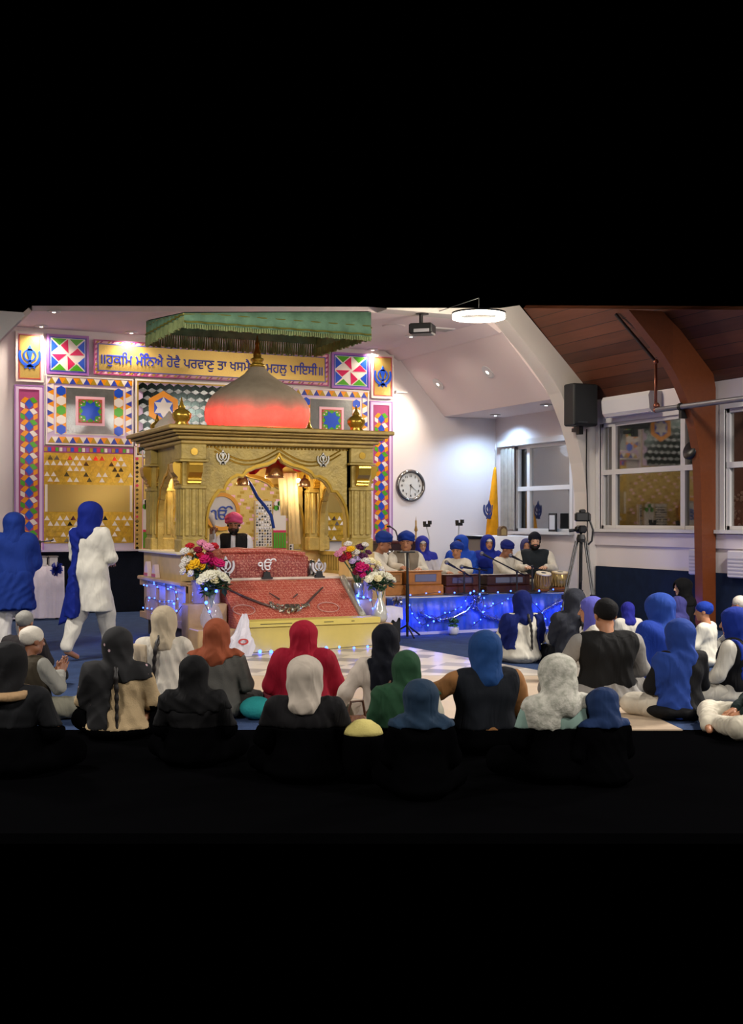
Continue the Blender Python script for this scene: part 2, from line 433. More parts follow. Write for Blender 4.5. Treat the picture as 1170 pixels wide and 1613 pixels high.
def pane_mat(tint, gl):
    m = bpy.data.materials.new('window_glass'); m.use_nodes = True; nt = m.node_tree; nt.nodes.clear()
    out = nt.nodes.new('ShaderNodeOutputMaterial'); mx = nt.nodes.new('ShaderNodeMixShader'); mx.inputs[0].default_value = gl
    t = nt.nodes.new('ShaderNodeBsdfTransparent'); t.inputs[0].default_value = tint
    g = nt.nodes.new('ShaderNodeBsdfGlossy'); g.inputs['Roughness'].default_value = .03
    nt.links.new(t.outputs[0], mx.inputs[1]); nt.links.new(g.outputs[0], mx.inputs[2]); nt.links.new(mx.outputs[0], out.inputs[0])
    return m
PANE = pane_mat((.75, .74, .72, 1), .22)
PANE2 = pane_mat((.8, .82, .86, 1), .30)
def window(n, X, hole, cols, rail, th, pm, fw=.055):
    """frame, mullions and one pane per light; cols are the mullion positions in Y"""
    a, b, z0, z1 = hole; fr = MB(); g = X+.03; h = X+.11
    fr.box((g, a, z0), (h, a+fw, z1)); fr.box((g, b-fw, z0), (h, b, z1)); fr.box((g, a, z0), (h, b, z0+fw)); fr.box((g, a, z1-fw), (h, b, z1))
    fr.box((g-.01, a, rail-.04), (h, b, rail+.04))
    for c in cols: fr.box((g-.005, c-.05, z0), (h, c+.05, z1))
    # outer casing and the board of the sill
    fr.box((X-.02, a-.09, z1), (X+.02, b+.09, z1+.1)); fr.box((X-.02, a-.09, z0-.09), (X+.02, a, z1)); fr.box((X-.02, b, z0-.09), (X+.02, b+.09, z1))
    o = struct('window_%d' % n, fr, WFRAME)
    sb = MB(); sb.box((X-.1, a-.12, z0-.05), (X+.05, b+.12, z0)); struct('window_sill', sb, WFRAME, o)
    ys = [a]+list(cols)+[b]
    for i in range(len(ys)-1):
        for zz in ((z0, rail), (rail, z1)):
            p = MB(); p.box((X+.065, ys[i]+.03, zz[0]+.03), (X+.073, ys[i+1]-.03, zz[1]-.03)); struct('pane', p, pm, o)
    return o
window(1, XR, WN, (15.72, 14.05), 2.30, .1, PANE)
window(2, XR, WS, (12.4, 11.6), 2.30, .1, PANE)
window(3, XA, AL, (19.02,), 2.12, .1, PANE2)
bl = MB()
for i in range(7): bl.box((XA-.06-.012*(i % 2), 19.38+i*.07, 1.36), (XA-.05-.012*(i % 2), 19.455+i*.07, 2.9))
bo = thing('vertical_blind', 'grey vertical blind drawn to the left end of the alcove window', 'blind', (XA-.06, 19.6, 1.36))
bl.build('slats', cloth('#a9a49b'), bo)
rl = MB(); rl.box((XA-.1, 17.5, 2.93), (XA-.01, 19.95, 3.03)); rl.build('head_rail', WFRAME, bo)
# night behind the panes
ow = MB(); ow.box((14.0, 9.0, -.2), (14.1, 22.0, 5.0)); struct('wall_outside', ow, mat('#5f594f', .9, 0, (8, .4), .3))
gw = MB(); gw.box((11.3, 9.0, -.25), (14.1, 22, -.2)); struct('floor_outside', gw, mat('#3a382f', .9))
lamp('POINT', (12.9, 13.6, 3.6), 20, (1, .86, .66), .15)  # unseen outdoor lamps, added to light the wall behind the panes
lamp('POINT', (13.0, 19.2, 2.9), 40, (.75, .86, 1), .15)

# wainscots, sill apron, skirting
ws = MB(); ws.box((XR-.05, 7.6, 0), (XR, YA0-.05, .80)); struct('trim_2', ws, NAVY)
ap = MB(); ap.box((XR-.035, 7.6, 1.14), (XR, YA0, 1.34)); struct('trim_3', ap, mat('#d9d0d6', .6))
wl = MB(); wl.box((2.95, YB-.09, 0), (5.35, YB-.03, 1.02)); struct('trim_4', wl, cloth('#0a0f1c', .2, .95, (160, .4)))
lg = MB(); lg.box((2.95, YB-.14, 1.02), (5.2, YB-.03, 1.05)); lg.box((3.0, YB-.06, 1.05), (5.1, YB-.03, 1.16)); struct('trim_5', lg, mat('#c9c0d2', .25, .3))

# wooden ceiling of the hall
def wood_mat(base, dark, across, pl, rough=.5):
    """boards: `across` is the axis over which the boards repeat (object space)"""
    m = bpy.data.materials.new('wood_boards'); m.use_nodes = True; nt = m.node_tree; b = nt.nodes['Principled BSDF']; b.inputs['Roughness'].default_value = rough
    tc = nt.nodes.new('ShaderNodeTexCoord'); sp = nt.nodes.new('ShaderNodeSeparateXYZ'); nt.links.new(tc.outputs['Object'], sp.inputs[0])
    d = nt.nodes.new('ShaderNodeMath'); d.operation = 'DIVIDE'; d.inputs[1].default_value = pl; nt.links.new(sp.outputs[across], d.inputs[0])
    f = nt.nodes.new('ShaderNodeMath'); f.operation = 'FLOOR'; nt.links.new(d.outputs[0], f.inputs[0])
    fr = nt.nodes.new('ShaderNodeMath'); fr.operation = 'FRACT'; nt.links.new(d.outputs[0], fr.inputs[0])
    wn = nt.nodes.new('ShaderNodeTexWhiteNoise'); wn.noise_dimensions = '1D'; nt.links.new(f.outputs[0], wn.inputs['W'])
    mp = nt.nodes.new('ShaderNodeMapping'); nt.links.new(tc.outputs['Object'], mp.inputs[0])
    sc = [9, 9, 9]; sc[1 if across != 'Y' else 0] = .8; mp.inputs['Scale'].default_value = sc
    n = nt.nodes.new('ShaderNodeTexNoise'); n.inputs['Scale'].default_value = 2.2; n.inputs['Detail'].default_value = 6; nt.links.new(mp.outputs[0], n.inputs['Vector'])
    ad = nt.nodes.new('ShaderNodeMath'); ad.operation = 'ADD'; nt.links.new(wn.outputs[0], ad.inputs[0]); nt.links.new(n.outputs[0], ad.inputs[1])
    hf = nt.nodes.new('ShaderNodeMath'); hf.operation = 'MULTIPLY'; hf.inputs[1].default_value = .5; nt.links.new(ad.outputs[0], hf.inputs[0])
    mx = nt.nodes.new('ShaderNodeMix'); mx.data_type = 'RGBA'; mx.inputs[6].default_value = lin(dark); mx.inputs[7].default_value = lin(base); nt.links.new(hf.outputs[0], mx.inputs[0])
    gt = nt.nodes.new('ShaderNodeMath'); gt.operation = 'LESS_THAN'; gt.inputs[1].default_value = .05 if pl < 1 else -1; nt.links.new(fr.outputs[0], gt.inputs[0])
    m2 = nt.nodes.new('ShaderNodeMix'); m2.data_type = 'RGBA'; m2.inputs[7].default_value = lin('#160b08'); nt.links.new(mx.outputs[2], m2.inputs[6]); nt.links.new(gt.outputs[0], m2.inputs[0])
    nt.links.new(m2.outputs[2], b.inputs['Base Color']); return m
ra = ray(800, 489)
def on_slope(px, py):
    r = ray(px, py); l = (ZE+XR-EYE)/(r.z+r.x); return Vector((0, 0, EYE))+r*l     # z = ZE + (XR - X)
wc = [on_slope(806, 490), on_slope(1400, 490), Vector((XR, 7.8, ZE)), Vector((XR, YA0, ZE))]
wc[0] = Vector((XR+ZE-4.86, YA0, 4.86))
struct('ceiling', poly_slab(wc, (.05, 0, .05)), wood_mat('#70412a', '#35190f', 'Z', .135))

# curved laminated beam standing on the floor in front of the right wall
bm_ = MB(); YBm = 13.25
outer = [(1127, 950), (1127, 640), (1127, 600), (1118, 575), (1100, 552), (1078, 526), (1060, 508), (1043, 490)]
inner = [(1107, 950), (1104, 760), (1101, 710), (1094, 670), (1082, 628), (1065, 590), (1042, 553), (990, 488)]
fo = [on_y(x, y, YBm) for x, y in outer]; fi = [on_y(x, y, YBm) for x, y in inner]
def resample(p, n):
    p = [Vector(q) for q in p]; L = [0]
    for i in range(1, len(p)): L.append(L[-1]+(p[i]-p[i-1]).length)
    out = []
    for k in range(n):
        t = L[-1]*k/(n-1); i = max(j for j in range(len(L)-1) if L[j] <= t+1e-9)
        out.append(p[i].lerp(p[i+1], (t-L[i])/(L[i+1]-L[i])))
    return out
fo = resample([Vector((p.x, YBm, p.z)) for p in fo], 26); fi = resample([Vector((p.x, YBm, p.z)) for p in fi], 26)
fo[0].z = fi[0].z = 0
bm_.strip([(p.x, p.z) for p in fo], [(p.x, p.z) for p in fi], lambda x, z, d: Vector((x, YBm+d, z)), .16)
struct('beam_right', bm_, wood_mat('#80431f', '#552711', 'X', 6., .4))
# ------------------------------------------------------------ mosaic wall decor
YD = YB-.03
def bX(px): return on_y(px, HY, YD).x
def bZ(px, py): return on_y(px, py, YD).z
C_BLUE = mat('#1f4fc4', .3, .15); C_ORG = mat('#e8920c', .3, .15); C_WHT = mat('#e6dcd2', .3, .1); C_GRN = mat('#4fa324', .3, .15)
C_MAG = mat('#d31f5a', .3, .15); C_PUR = mat('#a06ab4', .35); C_LAV = mat('#dcc0e2', .35); C_PNK = mat('#efb9c6', .35); C_PLUM = mat('#a33f74', .35)
C_GLD = mat('#cfa93a', .28, .55, (25, .2), .2, scale=14); C_BRASS = mat('#c8a95e', .3, .6, (60, .15)); C_NAVY = mat('#2d3fa6', .35)
C_GRY = mat('#8b8d8b', .22, .6, (40, .1), .15); C_DKM = mat('#2b3330', .12, .85); C_RED = mat('#b3342c', .4); C_OLV = mat('#b08c1c', .35, .2)
DEC = [C_BLUE, C_ORG, C_WHT, C_GRN, C_MAG, C_PUR, C_LAV, C_PNK, C_PLUM, C_GLD, C_BRASS, C_NAVY, C_GRY, C_DKM, C_RED, C_OLV, MIRROR, mat('#b39a58', .3, .7)]  # last one: strip mirror, golden reflection put into the colour
BLU, ORG, WHT, GRN, MAG, PUR, LAV, PNK, PLM, GLD, BRS, NVY, GRY, DKM, RED, OLV, MIR = range(17)
def wfr(y): return lambda x, z, d: Vector((x, y+d, z))
class Panel:
    """a board on the back wall; x0..z1 its rectangle, layers stand out in front of it"""
    def __init__(s, x0, x1, z0, z1, y=YD, th=.04):
        s.x0, s.x1, s.z0, s.z1, s.y, s.th = x0, x1, z0, z1, y-th, th
        s.b = MB(); s.f = MB(); s.t = MB(); s.k = 0
    def board(s, mi): s.b.box((s.x0, s.y, s.z0), (s.x1, s.y+s.th, s.z1), mi); return s
    def frame(s, ins, wd, mi, th=.012):
        a, b, c, d = s.x0+ins, s.x1-ins, s.z0+ins, s.z1-ins
        s.f.ring([(a,c),(b,c),(b,d),(a,d)], [(a+wd,c+wd),(b-wd,c+wd),(b-wd,d-wd),(a+wd,d-wd)], wfr(s.y-th), th, mi); return s
    def rect(s, a, b, c, d, mi, th=.006): s.t.box((a, s.y-th, c), (b, s.y, d), mi); return s
    def tile(s, poly, mi, th=.009): s.t.prism(poly, wfr(s.y-th), th-.001, mi); return s
    def make(s, name, label, cat, group=None):
        o = thing(name, label, cat, ((s.x0+s.x1)/2, s.y, s.z0), 0, group)
        if s.b.v: s.b.build('board', DEC, o)
        if s.f.v: s.f.build('frame', DEC, o)
        if s.t.v: s.rect(s.x0+.002, s.x1-.002, s.z0+.002, s.z1-.002, s.b.m[0] if s.b.m else 0, .001)
        if s.t.v: s.t.build('mosaic', DEC, o)
        return o
def hexa(x, z, r, k=0): return [(x+r*math.sin(math.pi/3*(i+k)), z+r*math.cos(math.pi/3*(i+k))) for i in range(6)]
def prect(pa, ya, pb, yb): return bX(pa), bX(pb), bZ(pa, yb), bZ(pa, ya)

# the two emblem panels, the two pinwheels
X0, X1, Z0, Z1 = prect(24, 522, 68, 601)
for xa, xb, lab in ((X0, X1, 'left'), (bX(583), bX(618.5), 'right')):
    p = Panel(xa, xb, Z0, Z1).board(PNK).frame(.0, .03, WHT).frame(.05, .012, RED).rect(xa+.062, xb-.062, Z0+.062, Z1-.062, BRS)
    cx, cz = (xa+xb)/2, (Z0+Z1)/2
    khanda(p.t, lambda x, z, d: Vector((cx+x, p.y-.018+d, cz+z)), .19, .012, BLU)
    p.make('emblem_panel', 'gold panel with a blue double sword emblem at the %s end of the mosaic wall' % lab, 'wall panel', 'emblem panels')
X0, X1, Z0, Z1 = prect(73, 526, 139, 589)
for xa, xb, lab in ((X0, X1, 'left of the lettered sign'), (bX(521), bX(581), 'right of the lettered sign')):
    p = Panel(xa, xb, Z0, Z1).board(PUR).frame(0, .035, PUR).frame(.045, .015, NVY, .008)
    a, b, c, d = xa+.06, xb-.06, Z0+.06, Z1-.06; p.rect(a, b, c, d, WHT)
    cx, cz, h, k = (a+b)/2, (c+d)/2, (b-a)/2, (d-c)/2
    Q = lambda u, v: (cx+u*h, cz+v*k)
    for i in range(4):
        R = lambda u, v: Q(*[(u, v), (v, -u), (-u, -v), (-v, u)][i])
        p.tile([R(.03, .08), R(.0, .95), R(-.42, .55)], MAG)
        p.tile([R(-.92, .97), R(-.08, .97), R(-.5, .55)], (GRN, BLU)[i % 2])
        p.tile([R(-.97, .92), R(-.97, .1), R(-.57, .48)], (BLU, GRN)[i % 2])
    p.make('pinwheel_panel', 'purple framed pinwheel mosaic of red, blue and green triangles, %s' % lab, 'wall panel', 'pinwheel panels')

# lettered sign
X0, X1, Z0, Z1 = prect(147, 535, 516, 590)
p = Panel(X0, X1, Z0, Z1).board(PNK).frame(0, .02, PLM)
n = 66
for i in range(n):
    a = X0+.03+(X1-X0-.06)*i/n; wd = (X1-X0-.06)/n
    for zz in (Z0+.02, Z1-.055): p.tile([(a, zz), (a+wd*.5, zz), (a+wd, zz+.035), (a+wd*.5, zz+.035)], (OLV, PLM, PNK)[i % 3])
for zz in np.linspace(Z0+.06, Z1-.1, 6):
    for xx in (X0+.02, X1-.055): p.tile([(xx, zz), (xx+.035, zz+.02), (xx+.035, zz+.055), (xx, zz+.035)], (OLV, PLM)[int(zz*50) % 2])
p.rect(X0+.075, X1-.075, Z0+.075, Z1-.06, BRS)
p.frame(.062, .014, NVY, .01)
o = p.make('lettered_sign', 'long gold sign with a line of blue lettering under the ceiling', 'sign')
lt = MB()
put_text(lt, '॥ਹੁਕਿਮ ਮੰਿਨਐ ਹੋਵੈ ਪਰਵਾਣੁ ਤਾ ਖਸਮੈ ਕਾ ਮਹਲੁ ਪਾਇਸੀ॥', .34, (0, 0, 0), 0, .012, True, X1-X0-.24, lambda x, z, d: Vector(((X0+X1)/2+x, p.y-.014+d, (Z0+Z1)/2-.02+z*1.12)))
lt.build('lettering', mat('#1a2ca0', .35), o, fix=False)

# tumbling block columns
X0, X1, Z0, Z1 = prect(22, 606, 68, 884)
for xa, xb, lab in ((X0, X1, 'left end'), (bX(581), bX(616.5), 'right end')):
    p = Panel(xa, xb, Z0, Z1).board(LAV).frame(0, .018, PUR).frame(.022, .045, LAV, .009).frame(.07, .012, PLM)
    p.rect(xa+.082, xb-.082, Z0+.082, Z1-.082, PLM)
    cx = (xa+xb)/2; hw = (xb-xa)/2-.095; per = hw*1.32; nr = int((Z1-Z0-.2)/per); w2 = hw/2
    for i in range(nr):
        z = Z0+.12+per*(i+.5); q = per/2
        p.tile([(cx, z-q*.9), (cx+w2, z-q*.1), (cx, z+q*.9), (cx-w2, z+q*.1)], BLU)
        for s in (-1, 1):
            up, dn = ((ORG, (GRN, WHT)[i % 2]) if s < 0 else ((WHT, GRN)[i % 2], ORG))
            p.tile([(cx+s*w2, z+q*.12), (cx+s*.004, z+q*.98), (cx+s*w2, z+q*1.3), (cx+s*hw, z+q*.5)], up)
            p.tile([(cx+s*w2, z-q*.9), (cx+s*w2, z-q*.02), (cx+s*hw, z+q*.36), (cx+s*hw, z-q*.5)], dn)
    p.make('block_column', 'tall plum column of orange, white and blue block mosaic, %s of the wall' % lab, 'wall panel', 'block pattern columns')

# mirror panels with a star at the centre
X0, X1, Z0, Z1 = prect(71, 591, 209, 700)
W0 = X1-X0
for xa, xb, lab, k in ((X0, X1, 'left', 1), (bX(460), bX(579), 'right', -1)):
    p = Panel(xa, xb, Z0, Z1).board(LAV).frame(0, .02, WHT)
    n = 12
    for i in range(n):
        a = xa+.04+(xb-xa-.08)*i/n; wd = (xb-xa-.08)/n
        for zz in (Z0+.03, Z1-.13):
            p.tile([(a, zz), (a+wd, zz), (a+wd/2, zz+.1)], NVY if i % 2 else OLV); p.tile([(a+wd/2, zz+.1), (a+wd*1.5, zz+.1), (a+wd, zz)], (WHT, ORG)[i % 2])
    n = 8
    for i in range(n):
        hh = (Z1-Z0-.36)/n; zz = Z0+.18+hh*i
        for xx, s in ((xa+.03, 1), (xb-.03, -1)):
            p.tile([(xx, zz), (xx, zz+hh), (xx+s*.1, zz+hh/2)], (WHT, NVY)[i % 2]); p.tile([(xx+s*.1, zz+hh/2), (xx+s*.1, zz+hh*1.5), (xx, zz+hh)], (ORG, WHT)[i % 2])
    a, b, c, d = xa+.15, xb-.15, Z0+.17, Z1-.17
    p.rect(a, b, c, d, WHT); p.rect(a+.02, b-.02, c+.02, d-.02, GRY, .008)
    for xx in (a+.10, b-.10):
        p.rect(xx-.08, xx+.08, c+.02, d-.02, ORG, .01)
        n = 5
        for i in range(n): p.tile(hexa(xx, c+(d-c)*(i+.5)/n, .085), (BLU, WHT, GRN, WHT, BLU)[i], .013)
    cx, cz, h = (xa+xb)/2, (Z0+Z1)/2+.0, .24
    p.rect(cx-h, cx+h, cz-h, cz+h, PNK, .016); p.rect(cx-h+.045, cx+h-.045, cz-h+.045, cz+h-.045, RED, .018); p.rect(cx-h+.06, cx+h-.06, cz-h+.06, cz+h-.06, GRN, .02)
    h -= .06
    for i in range(7):
        for j in range(4):
            u = -h+2*h*(i+.5)/7; vv = h-.012-.022*j
            if (i+j) % 2 == 0 and j < 3 and abs(u) > .02*j:
                for q in range(4):
                    X, Z = [(u, vv), (vv, -u), (-u, -vv), (-vv, u)][q]
                    p.rect(cx+X-.011, cx+X+.011, cz+Z-.009, cz+Z+.009, WHT if (i % 2) else MAG, .023)
    st = [(cx+(h*.97 if i % 2 == 0 else h*.66)*math.sin(math.pi*i/8+math.pi/8), cz+(h*.97 if i % 2 == 0 else h*.66)*math.cos(math.pi*i/8+math.pi/8)) for i in range(16)]
    p.tile(st, BLU, .026)
    p.make('star_mirror_panel', 'grey mirror panel with a blue star square, %s of the dome' % lab, 'wall panel', 'star mirror panels')

# dark hexagon mirror panel behind the dome
X0, X1, Z0, Z1 = prect(212, 597, 458, 720)
p = Panel(X0, X1, Z0, Z1).board(LAV).frame(0, .03, WHT).frame(.03, .025, OLV, .008)
r = .088; dx = r*math.sqrt(3)
for i in range(int((X1-X0)/dx)+1):
    for j in range(int((Z1-Z0)/(1.5*r))+1):
        x = X0+.13+dx*(i+(j % 2)/2); z = Z0+.12+1.5*r*j
        if x < X1-.12 and z < Z1-.1:
            hx = hexa(x, z, r*.97)
            for q in range(3): p.tile([(x, z), hx[2*q], hx[(2*q+1) % 6], hx[(2*q+2) % 6]], DKM if q != 1 else GRY, .008+.002*q)
for hxp in (256, 415):
    cx, cz = bX(hxp), bZ(256, 643)
    p.tile(hexa(cx, cz, .29), ORG, .02); p.tile(hexa(cx, cz, .185), BLU, .024)
    p.tile([(cx+(.185 if i % 2 == 0 else .105)*math.sin(math.pi*i/6), cz+(.185 if i % 2 == 0 else .105)*math.cos(math.pi*i/6)) for i in range(12)], WHT, .028)
p.make('hexagon_mirror_panel', 'dark hexagon mirror panel with an orange hexagon star behind the dome', 'wall panel')

# gold triangle mosaics with a mirror strip whose golden reflection is put into its colour
def gold_panel(xa, xb, Z0, Z1, za, zb, label):
    p = Panel(xa, xb, Z0, Z1).board(GLD)
    n = max(6, int((xb-xa)/.105)); wd = (xb-xa)/n; rows = int((Z1-Z0-.14)/.09)
    rnd = random.Random(3)
    for j in range(rows):
        z = Z0+.02+.09*j
        if za-.09 < z < zb: continue
        for i in range(n):
            x = xa+wd*(i+.5+(j % 2)*.5)
            if x+wd*.5 > xb: continue
            q = rnd.random(); mi = MIR if q < .2 else (WHT if q < .62 else (DKM if q < .56 else GLD))
            p.tile([(x-wd*.42, z), (x+wd*.42, z), (x, z+.075)], mi, .008+.01*rnd.random())
    if zb > za: p.rect(xa+.06, xb-.06, za, zb, 17, .008); p.rect(xa+.02, xa+.06, za, zb, WHT, .01); p.rect(xb-.06, xb-.02, za, zb, WHT, .01)
    n = int((xb-xa)/.06); wd = (xb-xa)/n
    p.rect(xa, xb, Z1-.11, Z1, PLM, .004)
    for i in range(n): p.rect(xa+wd*(i+.12), xa+wd*(i+.88), Z1-.09, Z1-.025, (OLV, BLU, MAG, GRN, WHT, PUR)[i % 6], .01)
    return p.make('gold_mosaic_panel', label, 'wall panel', 'gold triangle mosaics')
X0, X1, Z0, Z1 = prect(68, 702, 209, 856)
gold_panel(X0, X1, Z0, Z1, bZ(68, 806), bZ(68, 763), 'gold triangle mosaic with a mirror strip, left of the throne')
gold_panel(bX(486), bX(579), Z0, Z1, bZ(68, 806), bZ(68, 763), 'gold triangle mosaic seen through the right of the arch')

# dotted mirror strips, narrow green striped pieces, and the emblem ring behind the reader
def dot_strip(pa, pb, ya, yb, label, dense):
    xa, xb, z0, z1 = prect(pa, ya, pb, yb)
    p = Panel(xa, xb, z0, z1).board(BRS if not dense else WHT).frame(0, .012, PNK if not dense else BRS)
    rnd = random.Random(pa); st = .05 if dense else .075
    for i in range(int((xb-xa-.03)/st)):
        for j in range(int((z1-z0-.03)/st)):
            x, z = xa+.015+st*(i+.5), z0+.015+st*(j+.5); q = rnd.random(); h = st*(.25+.22*rnd.random())
            p.tile([(x-h, z), (x, z-h), (x+h, z), (x, z+h)], DKM if q < (.35 if dense else .5) else (MIR if q < .85 else (BRS if dense else MAG)), .007+.008*rnd.random())
    p.make('mirror_strip', label, 'wall panel', 'mirror dot strips')
dot_strip(210, 224, 703, 868, 'narrow strip of mirror dots left of the throne', False)
dot_strip(400, 428, 788, 862, 'sparkling column of mirror chips behind the reader', True)
dot_strip(453, 462, 790, 868, 'thin strip of mirror chips right of the green stripes', True)
for pa, pb, ya, yb, lab in ((224, 237, 800, 866, 'left of the throne post'), (429, 449, 802, 866, 'seen through the arch')):
    xa, xb, z0, z1 = prect(pa, ya, pb, yb); p = Panel(xa, xb, z0, z1).board(WHT)
    zm = z0+(z1-z0)*.48
    p.rect(xa, xb, z0, zm, MAG, .006); n = 5
    for i in range(n): p.rect(xa+(xb-xa)*(i+.1)/n, xa+(xb-xa)*(i+.9)/n, z0+.03, zm-.04, GRN, .012)
    for i in range(6): p.tile(hexa(xa+(xb-xa)*(.25+.25*(i % 3)), z1+.02+.08*(i//3), .05), (GRN, WHT)[i % 2], .012)
    p.make('striped_panel', 'white panel above green stripes on the mosaic wall, %s' % lab, 'wall panel', 'green striped panels')
# brick coloured middle field and ring emblem
xa, xb, z0, z1 = bX(226), bX(484), bZ(212, 868), bZ(212, 722)
p = Panel(xa, xb, z0, z1, YD+.015, .02).board(BRS)
for i in range(26):
    for j in range(22):
        x, z = xa+.05+(xb-xa-.1)*(i+(j % 2)*.5)/26, z0+.04+(z1-z0-.08)*j/22
        if (i*7+j*3) % 4: p.rect(x, x+.075, z, z+.045, (PNK, BRS, OLV)[(i*5+j) % 3], .004)
p.make('brick_mosaic', 'field of small tan and gold mosaic bricks behind the reader', 'wall panel')
cx, cz = on_y(349, 806, YD-.05).x, on_y(349, 806, YD-.05).z
o = thing('ring_emblem', 'orange ring with a blue letter sign on the wall behind the reader', 'wall emblem', (cx, YD-.05, cz-.32))
e = MB(); R = .33
e.ring(arc(cx, cz, R, 0, 350, 36), arc(cx, cz, R*.8, 0, 350, 36), wfr(YD-.07), .03); e.build('ring', mat('#dd9413', .35), o)
e = MB(); e.prism(arc(cx, cz, R*.8, 0, 350, 36), wfr(YD-.045), .02); e.build('disc', mat('#bfb6ae', .3, .4), o)
e = MB(); put_text(e, 'ੴ', .5, (0, 0, 0), 0, .02, True, .40, lambda x, z, d: Vector((cx+x, YD-.065+d, cz+z-.02))); e.build('letter_sign', mat('#203f98', .35), o, fix=False)

# ------------------------------------------------------------ the canopied throne
TX0, TX1, TY0, TY1, TXM, TYM = 4.08, 6.68, 14.3, 16.1, 5.38, 15.2
th = thing('canopied_throne', 'golden domed throne with arched front on a lit wooden platform', 'throne', (TXM, TYM, 0))
FLZ = .79
m = MB()
m.box((TX0+.06, TY0-.2, 0), (TX1-.06, TY1, .2))                                   # recessed plinth
m.build('plinth', mat('#241c18', .7), th)
m = MB(); m.box((TX0, TY0-.35, .2), (TX1, TY1, FLZ-.03), ch=.012); m.box((TX0-.08, TY0-.25, FLZ-.05), (TX0+.3, TY1+.05, FLZ), ch=.01); m.box((TX0, TY0-.35, FLZ-.03), (TX1, TY1, FLZ), ch=.008)
base = m.build('platform', TAN, th)
m = MB()
for i in range(5):                                                                # framed panels along the left side
    y = TY0-.3+i*.45
    m.box((TX0-.03, y, .22), (TX0+.02, y+.07, .74)); m.box((TX0-.02, y, .66), (TX0+.02, y+.45, .74)); m.box((TX0-.02, y, .22), (TX0+.02, y+.45, .30))
m.build('panel_frame', mat('#b48f66', .45), base)
m = MB()
m.box((TX0, TY0+.34, FLZ), (TX0+.14, TY1-.14, 1.11)); m.box((TX0, TY1-.14, FLZ), (TX1, TY1, 1.11)); m.box((TX0, TY0, FLZ), (TX0+.36, TY0+.34, 1.11))
m.build('parapet', mat('#c3a56c', .42, .05, (20, .1), .1), th)
m = MB(); m.box((TX1-.36, TY0, FLZ), (TX1, TY0+.34, 1.11)); m.build('pier', mat('#c3a56c', .42, .05, (20, .1), .1), th)
m = MB(); m.box((TX0-.07, TY0-.05, 1.11), (TX0+.3, TY1+.05, 1.145), ch=.008); m.build('side_shelf', mat('#dcd0b0', .4), th)
# the right side is a rail of slats
m = MB()
for i in range(16): m.box((TX1-.09, TY0+.38+i*.088, FLZ), (TX1-.05, TY0+.42+i*.088, 1.06))
m.box((TX1-.11, TY0+.34, 1.05), (TX1-.03, TY1, 1.10)); m.box((TX1-.11, TY0+.34, FLZ), (TX1-.03, TY1, FLZ+.05))
m.build('side_rail', GOLD, th)
# posts with capitals
def post(x, y, fx, fy):
    q = MB(); s = .16
    q.box((x-s, y-s, 1.11), (x+s, y+s, 1.30), ch=.012); q.box((x-s*.86, y-s*.86, 1.30), (x+s*.86, y+s*.86, 2.47))
    for k in (-1, 0, 1):
        q.box((x+k*.085-.026, y-s*.86-.022, 1.34), (x+k*.085+.026, y+s*.86+.022, 1.92), ch=.008); q.box((x-s*.86-.022, y+k*.085-.026, 1.34), (x+s*.86+.022, y+k*.085+.026, 1.92), ch=.008)
    q.box((x-s*1.02, y-s*1.02, 1.92), (x+s*1.02, y+s*1.02, 1.96), ch=.008); q.box((x-s, y-s, 2.28), (x+s, y+s, 2.47), ch=.008); q.box((x-s*1.15, y-s*1.15, 2.25), (x+s*1.15, y+s*1.15, 2.28), ch=.006)
    o = q.build('post', GOLD, th)
    for ang in (0, 90, 180, 270):                                                 # scroll brackets under the block
        c = MB(); M = Matrix.Translation((x, y, 0)) @ Matrix.Rotation(math.radians(ang), 4, 'Z')
        prof = [(.13, 1.97), (.17, 1.99), (.165, 2.03), (.18, 2.06), (.235, 2.12), (.25, 2.20), (.225, 2.245), (.13, 2.245)]
        c.prism(prof, lambda u, z, d: M @ Vector((d-.085, -u, z)), .17)
        for zz, rr in ((2.215, .035), (2.035, .022)): c.cyl(M @ Vector((-.086, -.215 if zz > 2.1 else -.172, zz)), M @ Vector((.086, -.215 if zz > 2.1 else -.172, zz)), rr, n=10)
        c.build('bracket', GOLDS, o, smooth=False)
    r = MB(); r.cyl((x, y-s-.012, 2.375), (x, y-s+.01, 2.375), .045, n=14); r.build('rosette', GOLDS, o)
for x in (TX0+.17, TX1-.17):
    for y in (TY0+.17, TY1-.17): post(x, y, 0, 0)
